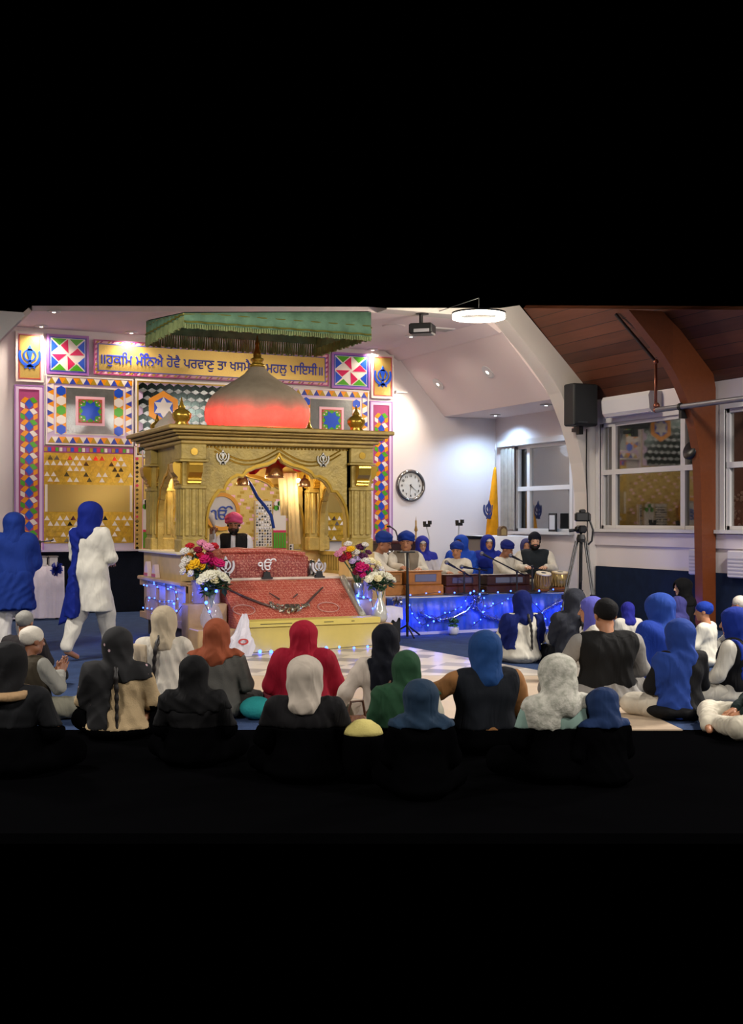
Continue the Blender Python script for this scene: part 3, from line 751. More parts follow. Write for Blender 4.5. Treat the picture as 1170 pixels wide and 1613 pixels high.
# arched screens between the posts: cusped ogee outline
half = [(0, 1.0), (.05, .93), (.16, .88), (.32, .845), (.44, .79), (.485, .735), (.55, .745), (.64, .70), (.70, .63), (.725, .565), (.79, .56), (.86, .48), (.92, .37), (.95, .23), (.96, 0.0)]
def screen(xa, xb, z0, z1, za, zt, fr, th_, name):
    """panel xa..xb, z0..z1 with an arch from za up to zt cut out"""
    c = (xa+xb)/2; h = (xb-xa)/2-.07
    pts = [(c+h*u, za+(zt-za)*v) for u, v in half[::-1]]+[(c-h*u, za+(zt-za)*v) for u, v in half[1:]]
    q = MB(); n = len(pts)
    xs = [p_[0] for p_ in pts]
    top = [(x, z1) for x in xs]; top[0] = (xb, z1); top[-1] = (xa, z1)
    q.strip(top, pts, fr, th_)
    q.box(tuple(fr(xb-.02, z0, 0)), tuple(fr(xb, za+.01, th_))) if False else None
    q.strip([(xb, za), (xb, z0)], [(pts[0][0], za), (pts[0][0], z0)], fr, th_); q.strip([(xa, za), (xa, z0)], [(pts[-1][0], za), (pts[-1][0], z0)], fr, th_)
    q.strip([(xb, z1), (xb, za)], [(pts[0][0], z1), (pts[0][0], za)], fr, th_)
    # raised moulding along the arch
    def off(k): return [(p_[0]+(p_[0]-c)/h*k*.8, p_[1]+k*(.4+.9*(p_[1]-za)/(zt-za))) for p_ in pts]
    o = q.build(name, GOLD, th)
    r = MB(); sg = -1 if fr(0, 0, 1).y+fr(0, 0, 1).x > fr(0, 0, 0).y+fr(0, 0, 0).x else 1
    r.strip(off(.045), off(.012), lambda x, z, d: fr(x, z, -d), .018); r.build('moulding', GOLDS, o)
    return o
zt = on_y(433, 720, TY0+.1).z
fs = screen(TX0+.25, TX1-.25, 1.11, 2.47, 1.30, zt, wfr(TY0+.08), .08, 'front_arch')
screen(TX0+.25, TX1-.25, 1.11, 2.47, 1.30, zt-.1, wfr(TY1-.16), .08, 'rear_arch')
screen(TY0+.25, TY1-.25, 1.14, 2.47, 1.30, 2.2, lambda x, z, d: Vector((TX0+.10+d, x, z)), .07, 'side_arch')
screen(TY0+.25, TY1-.25, 1.10, 2.47, 1.30, 2.2, lambda x, z, d: Vector((TX1-.17+d, x, z)), .07, 'side_arch')
for px, py in ((351, 720), (509, 724)):
    q = on_y(px, py, TY0+.06); e = MB(); khanda(e, lambda x, z, d: Vector((q.x+x, TY0+.055+d, q.z+z)), .09, .02); e.build('emblem', mat('#9a968c', .3, .8), fs)
# swags carved across the frieze
e = MB()
for k in range(2):
    xa, xb = (TX0+.45, TXM) if k == 0 else (TXM, TX1-.45)
    for dz in (0, .05): e.tube([Vector((xa+(xb-xa)*t, TY0+.075, 2.44-dz-.16*math.sin(math.pi*t))) for t in np.linspace(0, 1, 14)], .011, 6)
for i in range(40):
    t = i/39; e.ball((TX0+.36+(TX1-TX0-.72)*t, TY0+.08, 2.445), (.02, .015, .014), 6)
e.build('carving', GOLDS, fs)
# cornice in four steps
m = MB()
for i, (o_, za, zb) in enumerate(((.0, 2.47, 2.52), (.05, 2.52, 2.57), (.10, 2.57, 2.60), (.15, 2.60, 2.635), (.20, 2.635, 2.69))):
    m.box((TX0-o_, TY0-o_, za), (TX1+o_, TY1+o_, zb), ch=.012)
m.build('cornice', mat('#a98d44', .42, .2, (25, .2), .15), th)
# dome
prof = [(.62, 2.69), (.60, 2.72), (.60, 2.735), (.64, 2.77), (.685, 2.86), (.695, 2.95), (.685, 3.03), (.65, 3.11), (.58, 3.20), (.48, 3.28), (.36, 3.35), (.25, 3.42), (.17, 3.48), (.12, 3.54), (.085, 3.58)]
m = MB(); m.lathe(prof, (TXM, TYM, 0), 96, rib=.022, nr=32)
dome = m.build('dome', cloth('#a3947e', .1, .7), th, smooth=True)
m = MB(); m.lathe([(.0, 3.56), (.10, 3.57), (.11, 3.60), (.07, 3.62), (.07, 3.64), (.09, 3.66), (.09, 3.68), (.05, 3.70), (.055, 3.73), (.035, 3.80), (.02, 3.86), (.035, 3.885), (.02, 3.91), (.008, 3.99), (0, 4.0)], (TXM, TYM, 0), 20)
m.build('finial', GOLDS, dome, smooth=True)
m = MB(); m.lathe([(.66, 2.70), (.69, 2.70), (.69, 2.735), (.66, 2.735)], (TXM, TYM, 0), 48); m.build('dome_ring', mat('#a98d44', .4, .2), dome)
def turret(x, y, k):
    q = MB(); q.lathe([(.10, 0), (.11, .02), (.08, .05), (.10, .08), (.125, .12), (.13, .17), (.09, .215), (.045, .24), (.05, .26), (.025, .30), (.012, .36), (0, .40)], (x, y, 2.69), 20)
    q.v = [(x+(v[0]-x)*k, y+(v[1]-y)*k, 2.685+(v[2]-2.69)*k) for v in q.v]; q.build('turret', GOLDS, th, smooth=True)
for px, Y, k in ((286, 14.4, .92), (561, 14.4, .92), (247.5, 15.95, .74), (487, 15.95, .72)):
    p = on_y(px, HY, Y); turret(p.x, Y, k)
# small onion dome on the back left corner and red drape under the roof
m = MB(); q = on_y(262, HY, 15.9); m.lathe([(.17, 2.69), (.2, 2.74), (.19, 2.80), (.13, 2.87), (.05, 2.93), (.01, 2.99)], (q.x, 15.75, 0), 24); m.build('corner_dome', cloth('#c3b7a6', .1, .7), th, smooth=True)
m = MB(); n = 40
tp = [(TX0+.35+(TX1-TX0-.7)*i/n, 2.47) for i in range(n+1)]; bt = [(x, 2.17+.05*math.cos(i*.9)+.1*abs(2*i/n-1)) for i, (x, z) in enumerate(tp)]
m.strip(tp, bt, lambda x, z, d: Vector((x, TY0+.75+.03*math.sin(x*40)+d, z)), .012); m.build('red_drape', cloth('#b0101f', .15), th, smooth=True)
m = MB(); m.box((TX0+.3, TY0+.2, 2.45), (TX1-.3, TY1-.2, 2.465)); m.build('ceiling_cloth', cloth('#8f1420'), th)
m = MB(); m.box((TX0+.16, TY0-.3, FLZ), (TX1-.16, TY1-.16, FLZ+.012)); m.build('deck_cloth', cloth('#d8cfc0'), th)
# cream curtain at the back right, blue sash across it
m = MB(); xa, xb = on_y(437, HY, TY1-.22).x, on_y(468, HY, TY1-.22).x; n = 26
tp = [(xa+(xb-xa)*i/n, 2.2) for i in range(n+1)]; bt = [(x+.05, 1.6 if i < 12 else 1.2) for i, (x, z) in enumerate(tp)]
m.strip(tp, bt, lambda x, z, d: Vector((x, TY1-.22+.015*math.sin(x*90)+d, z)), .01); m.build('cream_curtain', cloth('#e2cf9a'), th, smooth=True)
m = MB(); m.tube([on_y(x, y, TY0+.9) for x, y in ((386, 752), (396, 765), (405, 783), (417, 797), (427, 812), (431, 832))], .022, 8); m.build('blue_sash', cloth('#23408f'), th, smooth=True)

# hanging lamps inside
def bell_lamp(px, py0, py1, Y, k, label):
    a, b = on_y(px, py0, Y), on_y(px, py1, Y); h = a.z-b.z
    o = thing('bell_lamp', label, 'lamp', (a.x, Y, b.z), 0, 'bell lamps in the throne')
    q = MB(); q.lathe([(k, 0), (k*1.02, h*.12), (k*.9, h*.45), (k*.62, h*.6), (k*.5, h*.68), (k*.25, h*.74), (k*.22, h*.86), (.006, h)], (a.x, Y, b.z), 20, rib=.05, nr=12); q.build('shade', mat('#c99a6a', .25, .8), o, smooth=True)
    q = MB(); q.cyl((a.x, Y, a.z-.01), (a.x, Y, 2.456), .006, n=6); q.build('cord', GOLDS, o)
    return a, b
bell_lamp(432, 721, 753, TY0+.45, .12, 'large bell shaped lamp hanging at the top of the arch')
bell_lamp(382, 745, 765, TY0+.35, .08, 'bell lamp hanging left of the large one in the arch')
a, b = bell_lamp(479.5, 748, 767, TY0+.35, .08, 'bell lamp hanging right of the large one in the arch')
for px, py, lab in ((470, 757, 'right'), (274, 748, 'left')):
    q = on_y(px, py, 15.7 if px > 400 else 15.6); o = thing('bulb_lamp', 'small bright bulb on the %s side inside the throne' % lab, 'lamp', (q.x, q.y, q.z-.03), 0, 'bulbs inside the throne')
    e = MB(); e.ball(q, .032, 10); e.build('bulb', mat('#ffe2b0', .4, emit=22), o, smooth=True)
    e = MB(); e.cyl(q+Vector((0, 0, .02)), (q.x, q.y, 2.456), .012, n=8); e.build('stem', GOLDS, o)
    lamp('POINT', q-Vector((0, .05, .06)), 9, (1, .80, .52), .05)
lamp('POINT', (TXM, TY0+1.0, 2.05), 26, (1, .82, .58), .1)
# red uplights standing on the roof around the dome
for i in range(11):
    t = math.radians(-90+i*360/11); dx, dy = math.cos(t), math.sin(t)
    lamp('SPOT', (TXM+dx*1.06, TYM+dy*1.0, 2.73), 34, (1, .01, .015), .06, (Vector((-dx, -dy, .16))).to_track_quat('-Z', 'Y').to_euler(), 92, 1.)

# ------------------------------------------------------------ scripture cloth, ramp, swords, chest
def brocade(base, light, dark, sc):
    m = bpy.data.materials.new('brocade'); m.use_nodes = True; nt = m.node_tree; b = nt.nodes['Principled BSDF']; b.inputs['Roughness'].default_value = .6
    tc = nt.nodes.new('ShaderNodeTexCoord'); v = nt.nodes.new('ShaderNodeTexVoronoi'); v.inputs['Scale'].default_value = sc; v.feature = 'F1'
    n = nt.nodes.new('ShaderNodeTexNoise'); n.inputs['Scale'].default_value = sc*1.7; n.inputs['Detail'].default_value = 3
    wv = nt.nodes.new('ShaderNodeTexMagic'); wv.inputs['Scale'].default_value = sc*.35; wv.turbulence_depth = 3; wv.inputs['Distortion'].default_value = 1.5
    for x in (v, n, wv): nt.links.new(tc.outputs['Object'], x.inputs['Vector'])
    r1 = nt.nodes.new('ShaderNodeValToRGB'); e = r1.color_ramp.elements; e[0].position = .25; e[0].color = lin(light); e[1].position = .5; e[1].color = lin(base)
    nt.links.new(v.outputs['Distance'], r1.inputs[0])
    mx = nt.nodes.new('ShaderNodeMix'); mx.data_type = 'RGBA'; mx.inputs[7].default_value = lin(dark)
    mr = nt.nodes.new('ShaderNodeMapRange'); mr.inputs[1].default_value = .5; mr.inputs[2].default_value = .62; nt.links.new(n.outputs[0], mr.inputs[0])
    nt.links.new(mr.outputs[0], mx.inputs[0]); nt.links.new(r1.outputs[0], mx.inputs[6])
    m2 = nt.nodes.new('ShaderNodeMix'); m2.data_type = 'RGBA'; m2.inputs[7].default_value = lin(light)
    m3 = nt.nodes.new('ShaderNodeMapRange'); m3.inputs[1].default_value = .62; m3.inputs[2].default_value = .75; nt.links.new(wv.outputs['Fac'], m3.inputs[0])
    nt.links.new(m3.outputs[0], m2.inputs[0]); nt.links.new(mx.outputs[2], m2.inputs[6]); nt.links.new(m2.outputs[2], b.inputs['Base Color'])
    return m
RB = brocade('#a5402f', '#c4806a', '#8c2a22', 64)
RB2 = brocade('#872a24', '#ad6a58', '#6b1a18', 52)
RY0, RY1, RXa, RXb = 13.34, 13.97, 4.47, 6.08
def ramp_z(y): return .355+(.80-.355)*(y-RY0)/(RY1-RY0)
rc = thing('ramp_cloth', 'red brocade cloth spread down the slope behind the yellow chest', 'cloth', (5.3, RY0, .2))
m = MB(); nx, ny = 40, 18; V = []; Fc = []
for j in range(ny+1):
    for i in range(nx+1):
        x = RXa+(RXb-RXa)*i/nx; y = RY0+(RY1-RY0)*j/ny
        V.append((x, y, ramp_z(y)+.006*math.sin(x*17+y*5)*math.sin(y*23)))
for j in range(ny):
    for i in range(nx): q = j*(nx+1)+i; Fc.append((q, q+1, q+nx+2, q+nx+1))
k = len(V); V += [(x, y, .16) for x, y, z in V]
Fc += [tuple(i+k for i in f[::-1]) for f in Fc]
bd = [i for i in range(nx+1)]+[(j+1)*(nx+1)-1 for j in range(1, ny+1)]+[ny*(nx+1)+i for i in range(nx-1, -1, -1)]+[j*(nx+1) for j in range(ny-1, 0, -1)]
for a_, b_ in zip(bd, bd[1:]+bd[:1]): Fc.append((a_, b_, b_+k, a_+k))
m.add(V, Fc); cl = m.build('brocade_sheet', RB, rc, smooth=False)
m = MB(); m.tube([(RXb+.0, y, ramp_z(y)+.01) for y in np.linspace(RY0, RY1, 12)], .045, 8); m.build('silver_border', mat('#a8a79c', .35, .5, (60, .5)), rc, smooth=True)
m = MB(); m.tube([(x, RY1, .815) for x in np.linspace(RXa, RXb, 20)], .018, 8); m.build('cream_edge', cloth('#cfbfae'), rc, smooth=True)
m = MB()
for px, py in ((384, 965), (517, 965)):
    c0 = on_y(px, py, 13.5); c0.z = ramp_z(13.5)
    m.tube([Vector((c0.x+.135*math.cos(t), 13.5+.075*math.sin(t), ramp_z(13.5+.075*math.sin(t))+.012)) for t in np.linspace(0, 2*math.pi, 32)], .006, 6)
m.build('embroidered_ring', mat('#c99a90', .4, .3), rc)
# cloth over the scripture
sc_ = thing('scripture_cover', 'deep red brocade cover draped over the raised holy book', 'cloth', (5.1, 14.15, FLZ))
m = MB(); xa, xb = on_y(349, HY, 14.02).x, on_y(486, HY, 14.02).x
prof = [(14.02, .80), (14.03, 1.04), (14.07, 1.12), (14.2, 1.165), (14.42, 1.19), (14.5, 1.17), (14.52, .81)]
V = []; nx = 44; npf = []
for (y0, z0), (y1, z1) in zip(prof, prof[1:]):
    for t in np.linspace(0, 1, 5)[:-1]: npf.append((y0+(y1-y0)*t, z0+(z1-z0)*t))
npf.append(prof[-1])
for i in range(nx+1):
    u = i/nx; x = xa+(xb-xa)*u; sl = .06*max(0, (u-.62)/.38)**1.5+.05*max(0, (.12-u)/.12)**2
    for y, z in npf:
        zz = z-sl*(z-.8)/.39; V.append((x+.012*math.sin(z*30+i), y+.010*math.sin(x*26)*(1 if z < 1.1 else .2), zz+.006*math.sin(x*19+y*9)))
q = len(npf); Fc = [(i*q+j, (i+1)*q+j, (i+1)*q+j+1, i*q+j+1) for i in range(nx) for j in range(q-1)]+[tuple(range(q)), tuple(range((nx+1)*q-1, nx*q-1, -1))]
m.add(V, Fc); m.build('cover', RB2, sc_, smooth=True)
m = MB(); m.tube([(xa+(xb-xa)*t, 14.10, 1.155-.05*max(0, (t-.62)/.38)) for t in np.linspace(.02, .98, 30)], .028, 8); m.build('fold', RB, sc_, smooth=True)
# cushion bolster at the right of the book
q = on_y(490, 889, 14.1); m = MB(); m.lathe([(.0, 0), (.05, .0), (.062, .06), (.06, .17), (.045, .22), (.0, .23)], (q.x, 14.1, .81), 14)
tag(m.build('silver_pot', SILVER, smooth=True), 'silver pot standing right of the red scripture cover', 'pot')
# silver letter sign on a stand, two silver emblem stands
def stand_thing(px, py, Y, label, kind, k, group=None):
    q = on_y(px, py, Y); o = thing('silver_emblem', label, 'emblem', (q.x, Y, .815), 0, group)
    e = MB()
    if kind == 'text': put_text(e, 'ੴ', .3, (0, 0, 0), 0, .012, True, k, lambda x, z, d: Vector((q.x+x, Y-.012+d, q.z+z)))
    else: khanda(e, lambda x, z, d: Vector((q.x+x, Y-.01+d, q.z+z)), k, .02)
    e.v = [(a_, Y+(b_-Y)*1.6, c_) for a_, b_, c_ in e.v]
    e.build('sign', mat('#dcdcde', .3, .35), o, fix=kind != 'text')
    e = MB(); e.box((q.x-.07, Y-.03, .815), (q.x+.07, Y+.04, .835)); e.prism([(-.05, .835), (.05, .835), (.035, .90), (-.035, .90)], lambda x, z, d: Vector((q.x+x, Y-.02+d, z)), .04); e.cyl((q.x, Y, .895), (q.x, Y, q.z-.08), .012, n=8)
    e.build('stand', BLACK, o)
stand_thing(420, 889, 13.96, 'silver letter sign on a black stand before the red cover', 'text', .24)
stand_thing(355, 892, 13.98, 'silver double sword emblem at the left of the red cover', 'k', .12, 'silver emblem stands')
stand_thing(502, 893, 13.98, 'silver double sword emblem at the right of the red cover', 'k', .10, 'silver emblem stands')
# swords and silver piece lying on the slope
def on_ramp(px, py):
    r = ray(px, py); k_ = (.80-.355)/(RY1-RY0); l = (.355-k_*RY0-EYE)/(r.z-k_*r.y); p_ = Vector((0, 0, EYE))+r*l; p_.z += .022; return p_
for pts, lab in ((((362, 932), (385, 943), (410, 953), (432, 960)), 'dark curved sword lying to the left on the red ramp'), (((508, 928), (496, 940), (485, 952), (472, 962)), 'dark curved sword lying to the right on the red ramp')):
    o = thing('sword', lab, 'sword', on_ramp(*pts[2]), 0, 'swords on the ramp')
    e = MB(); e.tube([on_ramp(*a_) for a_ in pts], [.010, .014, .015, .016], 8); e.build('scabbard', mat('#57443f', .4, .3), o, smooth=True)
    e = MB(); a_ = on_ramp(*pts[-1]); e.ball(a_, .03, 8); e.build('hilt', SILVER, o, smooth=True)
for pts, lab in ((((424, 938), (440, 948)), 'left'), (((462, 946), (468, 940)), 'right')):
    e = MB(); e.tube([on_ramp(*a_)+Vector((0, 0, .01)) for a_ in pts], [.006, .012], 6); tag(e.build('dagger', mat('#57443f', .4, .3)), 'small dagger lying %s above the silver garland on the ramp' % lab, 'dagger', 'daggers on the ramp')
e = MB(); rnd = random.Random(5)
for i in range(90):
    t = rnd.random(); q = on_ramp(424+62*t, 957+10*math.sin(math.pi*t)+rnd.uniform(-6, 5)*math.sin(math.pi*(t*.8+.1)))
    d = Vector((rnd.uniform(-1, 1), rnd.uniform(-1, .3), rnd.uniform(.1, 1))).normalized()*rnd.uniform(.03, .06)
    a_ = q-d*.5+Vector((0, 0, .02)); e.add([a_, a_+d+Vector((.012, 0, 0)), a_+d*.6+Vector((0, .02, .015)), a_+Vector((.01, .0, .03))], [(0, 1, 2), (0, 2, 3), (0, 3, 1), (1, 3, 2)])
for k_ in range(5): e.ball(on_ramp(452+4*k_, 960+(k_ % 2)*3)+Vector((0, 0, .025)), (.04, .03, .025), 8)
tag(e.build('silver_garland', mat('#d8d4c4', .15, .95)), 'shining silver garland lying on the red ramp cloth', 'garland')
# yellow chest
bx0, bx1, by0, by1 = 4.54, 6.17, 13.08, 13.36
o = thing('offering_chest', 'long yellow chest on the floor in front of the ramp', 'chest', ((bx0+bx1)/2, by0, 0))
YEL = mat('#c7b25a', .5, 0, (30, .05), .05)
m = MB(); m.box((bx0, by0, 0), (bx1, by1, .30), ch=.006); m.build('body', YEL, o)
m = MB(); m.box((bx0-.015, by0-.02, .305), (bx1+.015, by1, .375), ch=.006); lid = m.build('lid', mat('#cfbb5c', .5), o)
m = MB()
for a_, b_ in ((4.66, 5.05), (5.45, 5.57), (5.8, 5.84)): m.box((a_, by0-.024, .338), (b_, by0-.018, .345))
m.build('slot', BLACK, lid)
# stepped stands beside the ramp for the vases
for xa, xb, lab in ((3.98, 4.45, 'left'), (6.13, 6.44, 'right')):
    o = thing('stepped_stand', 'low wooden step carrying flower vases %s of the red ramp' % lab, 'stand', ((xa+xb)/2, 13.3, 0), 0, 'stepped stands')
    m = MB(); m.box((xa, 13.25, 0), (xb, 13.62, .28), ch=.01); m.build('lower_step', TAN, o)
    m = MB(); m.box((xa, 13.63, 0), (xb, 13.93, .55), ch=.01); m.build('upper_step', TAN, o)

# ------------------------------------------------------------ hanging canopy
CNX0, CNX1, CNY0, CNY1 = 4.02, 6.47, 13.95, 15.75
o = thing('canopy', 'green fringed cloth canopy hanging above the golden dome', 'canopy', (5.2, 15.3, 3.8))
GRC = cloth('#84ad8a', .2, .6); GRD = cloth('#44644c', .25, .7)
def topz(x, y):
    u = (x-CNX0)/(CNX1-CNX0); v = (y-CNY0)/(CNY1-CNY0)
    return 4.0+.19*u+(.17-.10*u)*v
m = MB(); m.quad((CNX0, CNY0, topz(CNX0, CNY0)), (CNX1, CNY0, topz(CNX1, CNY0)), (CNX1, CNY1, topz(CNX1, CNY1)), (CNX0, CNY1, topz(CNX0, CNY1)))
m.v += [(x, y, z+.01) for x, y, z in m.v]; m.f.append((7, 6, 5, 4)); m.m.append(0); m.build('roof_cloth', GRD, o)
def valance(a, b, zb, fringe, name):
    a, b = Vector(a), Vector(b); n = 60; dn = Vector((-(b-a).y, (b-a).x)).normalized()
    q = MB(); fg = MB(); gd = MB()
    P = [a.lerp(b, i/n) for i in range(n+1)]
    f = lambda p_, z, wv: Vector((p_.x+dn.x*wv, p_.y+dn.y*wv, z))
    V = []
    for i, p_ in enumerate(P):
        tz = topz(p_.x, p_.y); wv = .012*math.sin(i*1.1)
        V += [f(p_, tz, 0), f(p_, (tz+zb)/2, wv), f(p_, zb, wv*1.5), f(p_, tz, .01), f(p_, (tz+zb)/2, wv+.01), f(p_, zb, wv*1.5+.01)]
    F = []
    for i in range(n):
        s = i*6
        for c0, c1 in ((0, 1), (1, 2), (2, 5), (5, 4), (4, 3), (3, 0)): F.append((s+c0, s+6+c0, s+6+c1, s+c1))
    q.add(V, F); vo = q.build(name, GRC, o, smooth=True)
    gd.tube([f(p_, zb+.03, .012*math.sin(i*1.1)*1.5-.006) for i, p_ in enumerate(P)], .012, 6); gd.tube([f(p_, min(zb+.14, topz(p_.x, p_.y)-.015), .004) for p_ in P], .007, 6)
    gd.build('gold_trim', mat('#8e8a3a', .5, .3), vo)
    N = int((b-a).length/.03)
    for i in range(N):
        p_ = a.lerp(b, (i+.5)/N); L = fringe*(1+.07*math.sin(i*2.3)); wv = .02*math.sin(i*.9)
        fg.cyl(f(p_, zb+.005, wv*.4), f(p_, zb-L, wv), .012, .017, 5)
    return fg.build('fringe', cloth('#a3b277', .25, .7), vo)
valance((CNX0, CNY0), (CNX1, CNY0), 3.87, .05, 'front_valance')
valance((CNX0, CNY1), (CNX0, CNY0), 3.96, .12, 'side_valance')
valance((CNX1, CNY0), (CNX1, CNY1), 3.96, .12, 'side_valance')
valance((CNX1, CNY1), (CNX0, CNY1), 4.01, .17, 'rear_valance')
# ------------------------------------------------------------ lamps of the ceiling
def downlight(px, py, where, label, e=55, col=WARM, big=1.):
    if where == 'flat': q = on_z(px, py, ZC-.012); n = Vector((0, 0, -1))
    elif where == 'alcove': q = on_z(px, py, ZE+.008); n = Vector((0, 0, -1))
    else:
        a_ = (ZC-ZE-.02)/1.08; r = ray(px, py); l = (ZC-.012+9.8*a_-EYE)/(r.z+a_*r.x); q = Vector((0, 0, EYE))+r*l; n = Vector((-a_, 0, -1)).normalized()
    o = thing('downlight', label, 'lamp', q, 0, 'recessed ceiling lamps'); R = n.to_track_quat('Z', 'Y').to_matrix().to_4x4()
    M = Matrix.Translation(q) @ R
    m = MB(); m.lathe([(.075*big, -.008), (.10*big, -.008), (.105*big, .006), (.078*big, .012)], (0, 0, 0), 20, M=M); m.build('rim', WFRAME, o)
    m = MB(); m.lathe([(0, .0), (.076*big, 0), (.076*big, .008), (0, .014)], (0, 0, 0), 20, M=M); m.build('lens', mat('#ffe9cf' if col == WARM else '#eef4ff', .5, emit=14), o)
    lamp('SPOT', q+n*.03, e, col, .07, n.to_track_quat('-Z', 'Y').to_euler(), 150, .7)
DL = (('flat', 65, 514, 'above the left emblem panel'), ('flat', 207, 524, 'above the left end of the lettered sign'), ('flat', 85, 491, 'nearer the hall, at the top left'),
      ('flat', 587, 551, 'above the right emblem panel'), ('flat', 575, 553, 'above the right pinwheel panel'), ('flat', 647, 530, 'behind the projector'), ('flat', 340, 500, 'hidden over the green canopy'))
for wh, px, py, lab in DL:
    if py != 500: downlight(px, py, wh, 'round ceiling lamp in the flat ceiling '+lab, 125)
downlight(690, 605, 'slope', 'lower round lamp in the sloping ceiling', 150, WARM, 1.25)
downlight(768, 586, 'slope', 'upper round lamp in the sloping ceiling', 150, WARM, 1.25)
downlight(780, 654, 'alcove', 'cool round lamp in the middle of the low alcove ceiling', 170, COOL)
downlight(860, 638, 'alcove', 'cool round lamp at the arch end of the alcove ceiling', 55, COOL)
# ring lamp hanging in the hall
q = at(754, 498, 17.2); o = thing('ring_lamp', 'bright ring shaped lamp hanging at the top of the hall', 'lamp', q)
m = MB(); m.lathe([(.345, -.035), (.375, -.035), (.375, .025), (.345, .025), (.345, -.035)], q, 48); m.build('light_ring', mat('#fff1d8', .5, emit=16), o)
m = MB(); m.lathe([(.335, .025), (.385, .025), (.385, .05), (.335, .05), (.335, .025)], q, 48)
for t in (0, 2.1, 4.2): m.cyl(q+Vector((.36*math.cos(t), .36*math.sin(t), .04)), q+Vector((.30*math.cos(t), .30*math.sin(t), .085)), .004, n=5)
m.tube([q+Vector((0, 0, .085)), q+Vector((0, 0, .26)), (q.x, YA0, q.z+.26)], .006, 5)
m.build('housing', mat('#35383a', .4, .4), o)
lamp('POINT', q-Vector((0, 0, .12)), 130, WARM, .2)
# projector on its ceiling mount
q = on_z(665, 494, ZC); o = thing('projector', 'black projector hanging from the chancel ceiling', 'projector', (q.x, q.y, ZC-.33))
M = Matrix.Translation((q.x, q.y, ZC)) @ Matrix.Rotation(math.radians(-40), 4, 'Z')
m = MB(); m.box((-.18, -.15, -.32), (.18, .15, -.16), M=M, ch=.02); m.build('body', BLACK, o)
m = MB(); m.cyl(M @ Vector((-.02, 0, -.17)), M @ Vector((-.02, 0, 0)), .03); m.lathe([(.1, -.012), (.1, 0)], (0, 0, 0), 16, M=M); m.build('mount', BLACK, o)
m = MB(); m.box((-.1, -.154, -.30), (.14, -.149, -.25), M=M); m.build('front_grille', mat('#8f8f94', .4), o)
m = MB(); m.cyl(M @ Vector((.08, .14, -.23)), M @ Vector((.08, .17, -.23)), .045, n=16); m.build('projector_lens', mat('#20242c', .1), o)
q = on_z(693, 518, ZC); m = MB(); m.box((q.x-.2, q.y-.15, ZC-.02), (q.x+.2, q.y+.15, ZC)); o = thing('ceiling_vent', 'square white air vent beside the projector', 'vent', (q.x, q.y, ZC-.02)); m.build('frame', WFRAME, o)
m = MB()
for i in range(7): m.box((q.x-.17, q.y-.13+i*.04, ZC-.026), (q.x+.17, q.y-.112+i*.04, ZC-.019))
m.build('slats', mat('#a9a3a0', .6), o)
q = on_z(620, 513, ZC); m = MB(); m.lathe([(0, -.015), (.17, -.015), (.19, 0)], (q.x, q.y, ZC), 28); tag(m.build('ceiling_speaker', CEIL), 'flat round white speaker in the ceiling left of the projector', 'speaker')
q = on_y(633, 618, YB-.03); m = MB(); m.box((q.x-.11, YB-.05, q.z-.015), (q.x+.11, YB-.001, q.z+.015)); m.box((q.x-.13, YB-.06, q.z-.025), (q.x-.10, YB-.001, q.z+.025)); tag(m.build('wall_sensor', WFRAME), 'small white bar fixed to the back wall above the clock', 'sensor')

# ------------------------------------------------------------ wall clock, flag
q = on_y(648, 765, YB-.05); R_ = .30; o = thing('wall_clock', 'round silver rimmed clock on the white back wall', 'clock', (q.x, YB, q.z-R_))
ck = lambda x, z, d: Vector((q.x+x, YB-d, q.z+z))
m = MB(); Mx = Matrix.Translation((q.x, YB-.001, q.z)) @ Matrix.Rotation(math.pi/2, 4, 'X')
m.lathe([(.235, .0), (.235, .02), (.25, .045), (.275, .05), (.30, .03), (.305, 0)], (0, 0, 0), 56, M=Mx); m.build('rim', mat('#8e8a86', .18, .95), o, smooth=True)
m = MB(); m.lathe([(0, .0), (.24, 0), (.24, .018), (0, .019)], (0, 0, 0), 48, M=Mx); m.build('dial', mat('#cdccc8', .5), o)
m = MB()
for i in range(1, 13):
    t = math.radians(90-30*i); put_text(m, str(i), .06, (0, 0, 0), 0, .001, True, None, lambda x, z, d: Vector((q.x+.185*math.cos(t)+x, YB-.023+d, q.z+.185*math.sin(t)+z)))
m.build('numerals', BLACK, o, fix=False)
m = MB()
for ang, L, wd in ((185, .19, .007), (130, .20, .006), (129, .12, .009)):
    t = math.radians(90-ang); c_, s_ = math.cos(t), math.sin(t)
    m.prism([(-.03*c_-wd*s_, -.03*s_+wd*c_), (-.03*c_+wd*s_, -.03*s_-wd*c_), (L*c_, L*s_)], lambda x, z, d: Vector((q.x+x, YB-.028+d, q.z+z)), .003)
m.build('hands', BLACK, o)
fx = on_y(776, HY, 19.7); o = thing('flag', 'orange yellow flag with a dark emblem furled on a pole in the corner', 'flag', (fx.x, 19.7, 0))
tp, bt = on_y(780.5, 712, 19.7), on_y(776, 860, 19.7)
m = MB(); m.tube([(fx.x, 19.7, 0), (tp.x, 19.7, tp.z)], .014, 8); m.lathe([(.0, 0), (.02, .0), (.025, .05), (0, .16)], (tp.x, 19.7, tp.z-.01), 10); m.build('pole', mat('#b9b7b6', .3, .6), o)
m = MB(); rows = 24; V = []; F = []; n = 18
for j in range(rows+1):
    t = j/rows; a_ = on_y(779-3.0*t, 736+120*t, 19.68); wL = .03+.16*t**.8; 
    for i in range(n):
        f_ = 2*math.pi*i/n; rr = 1+.22*math.sin(3*f_+t*2)
        V.append((a_.x-.05*t+wL*rr*math.cos(f_)*.72, 19.66+.35*wL*rr*math.sin(f_), a_.z))
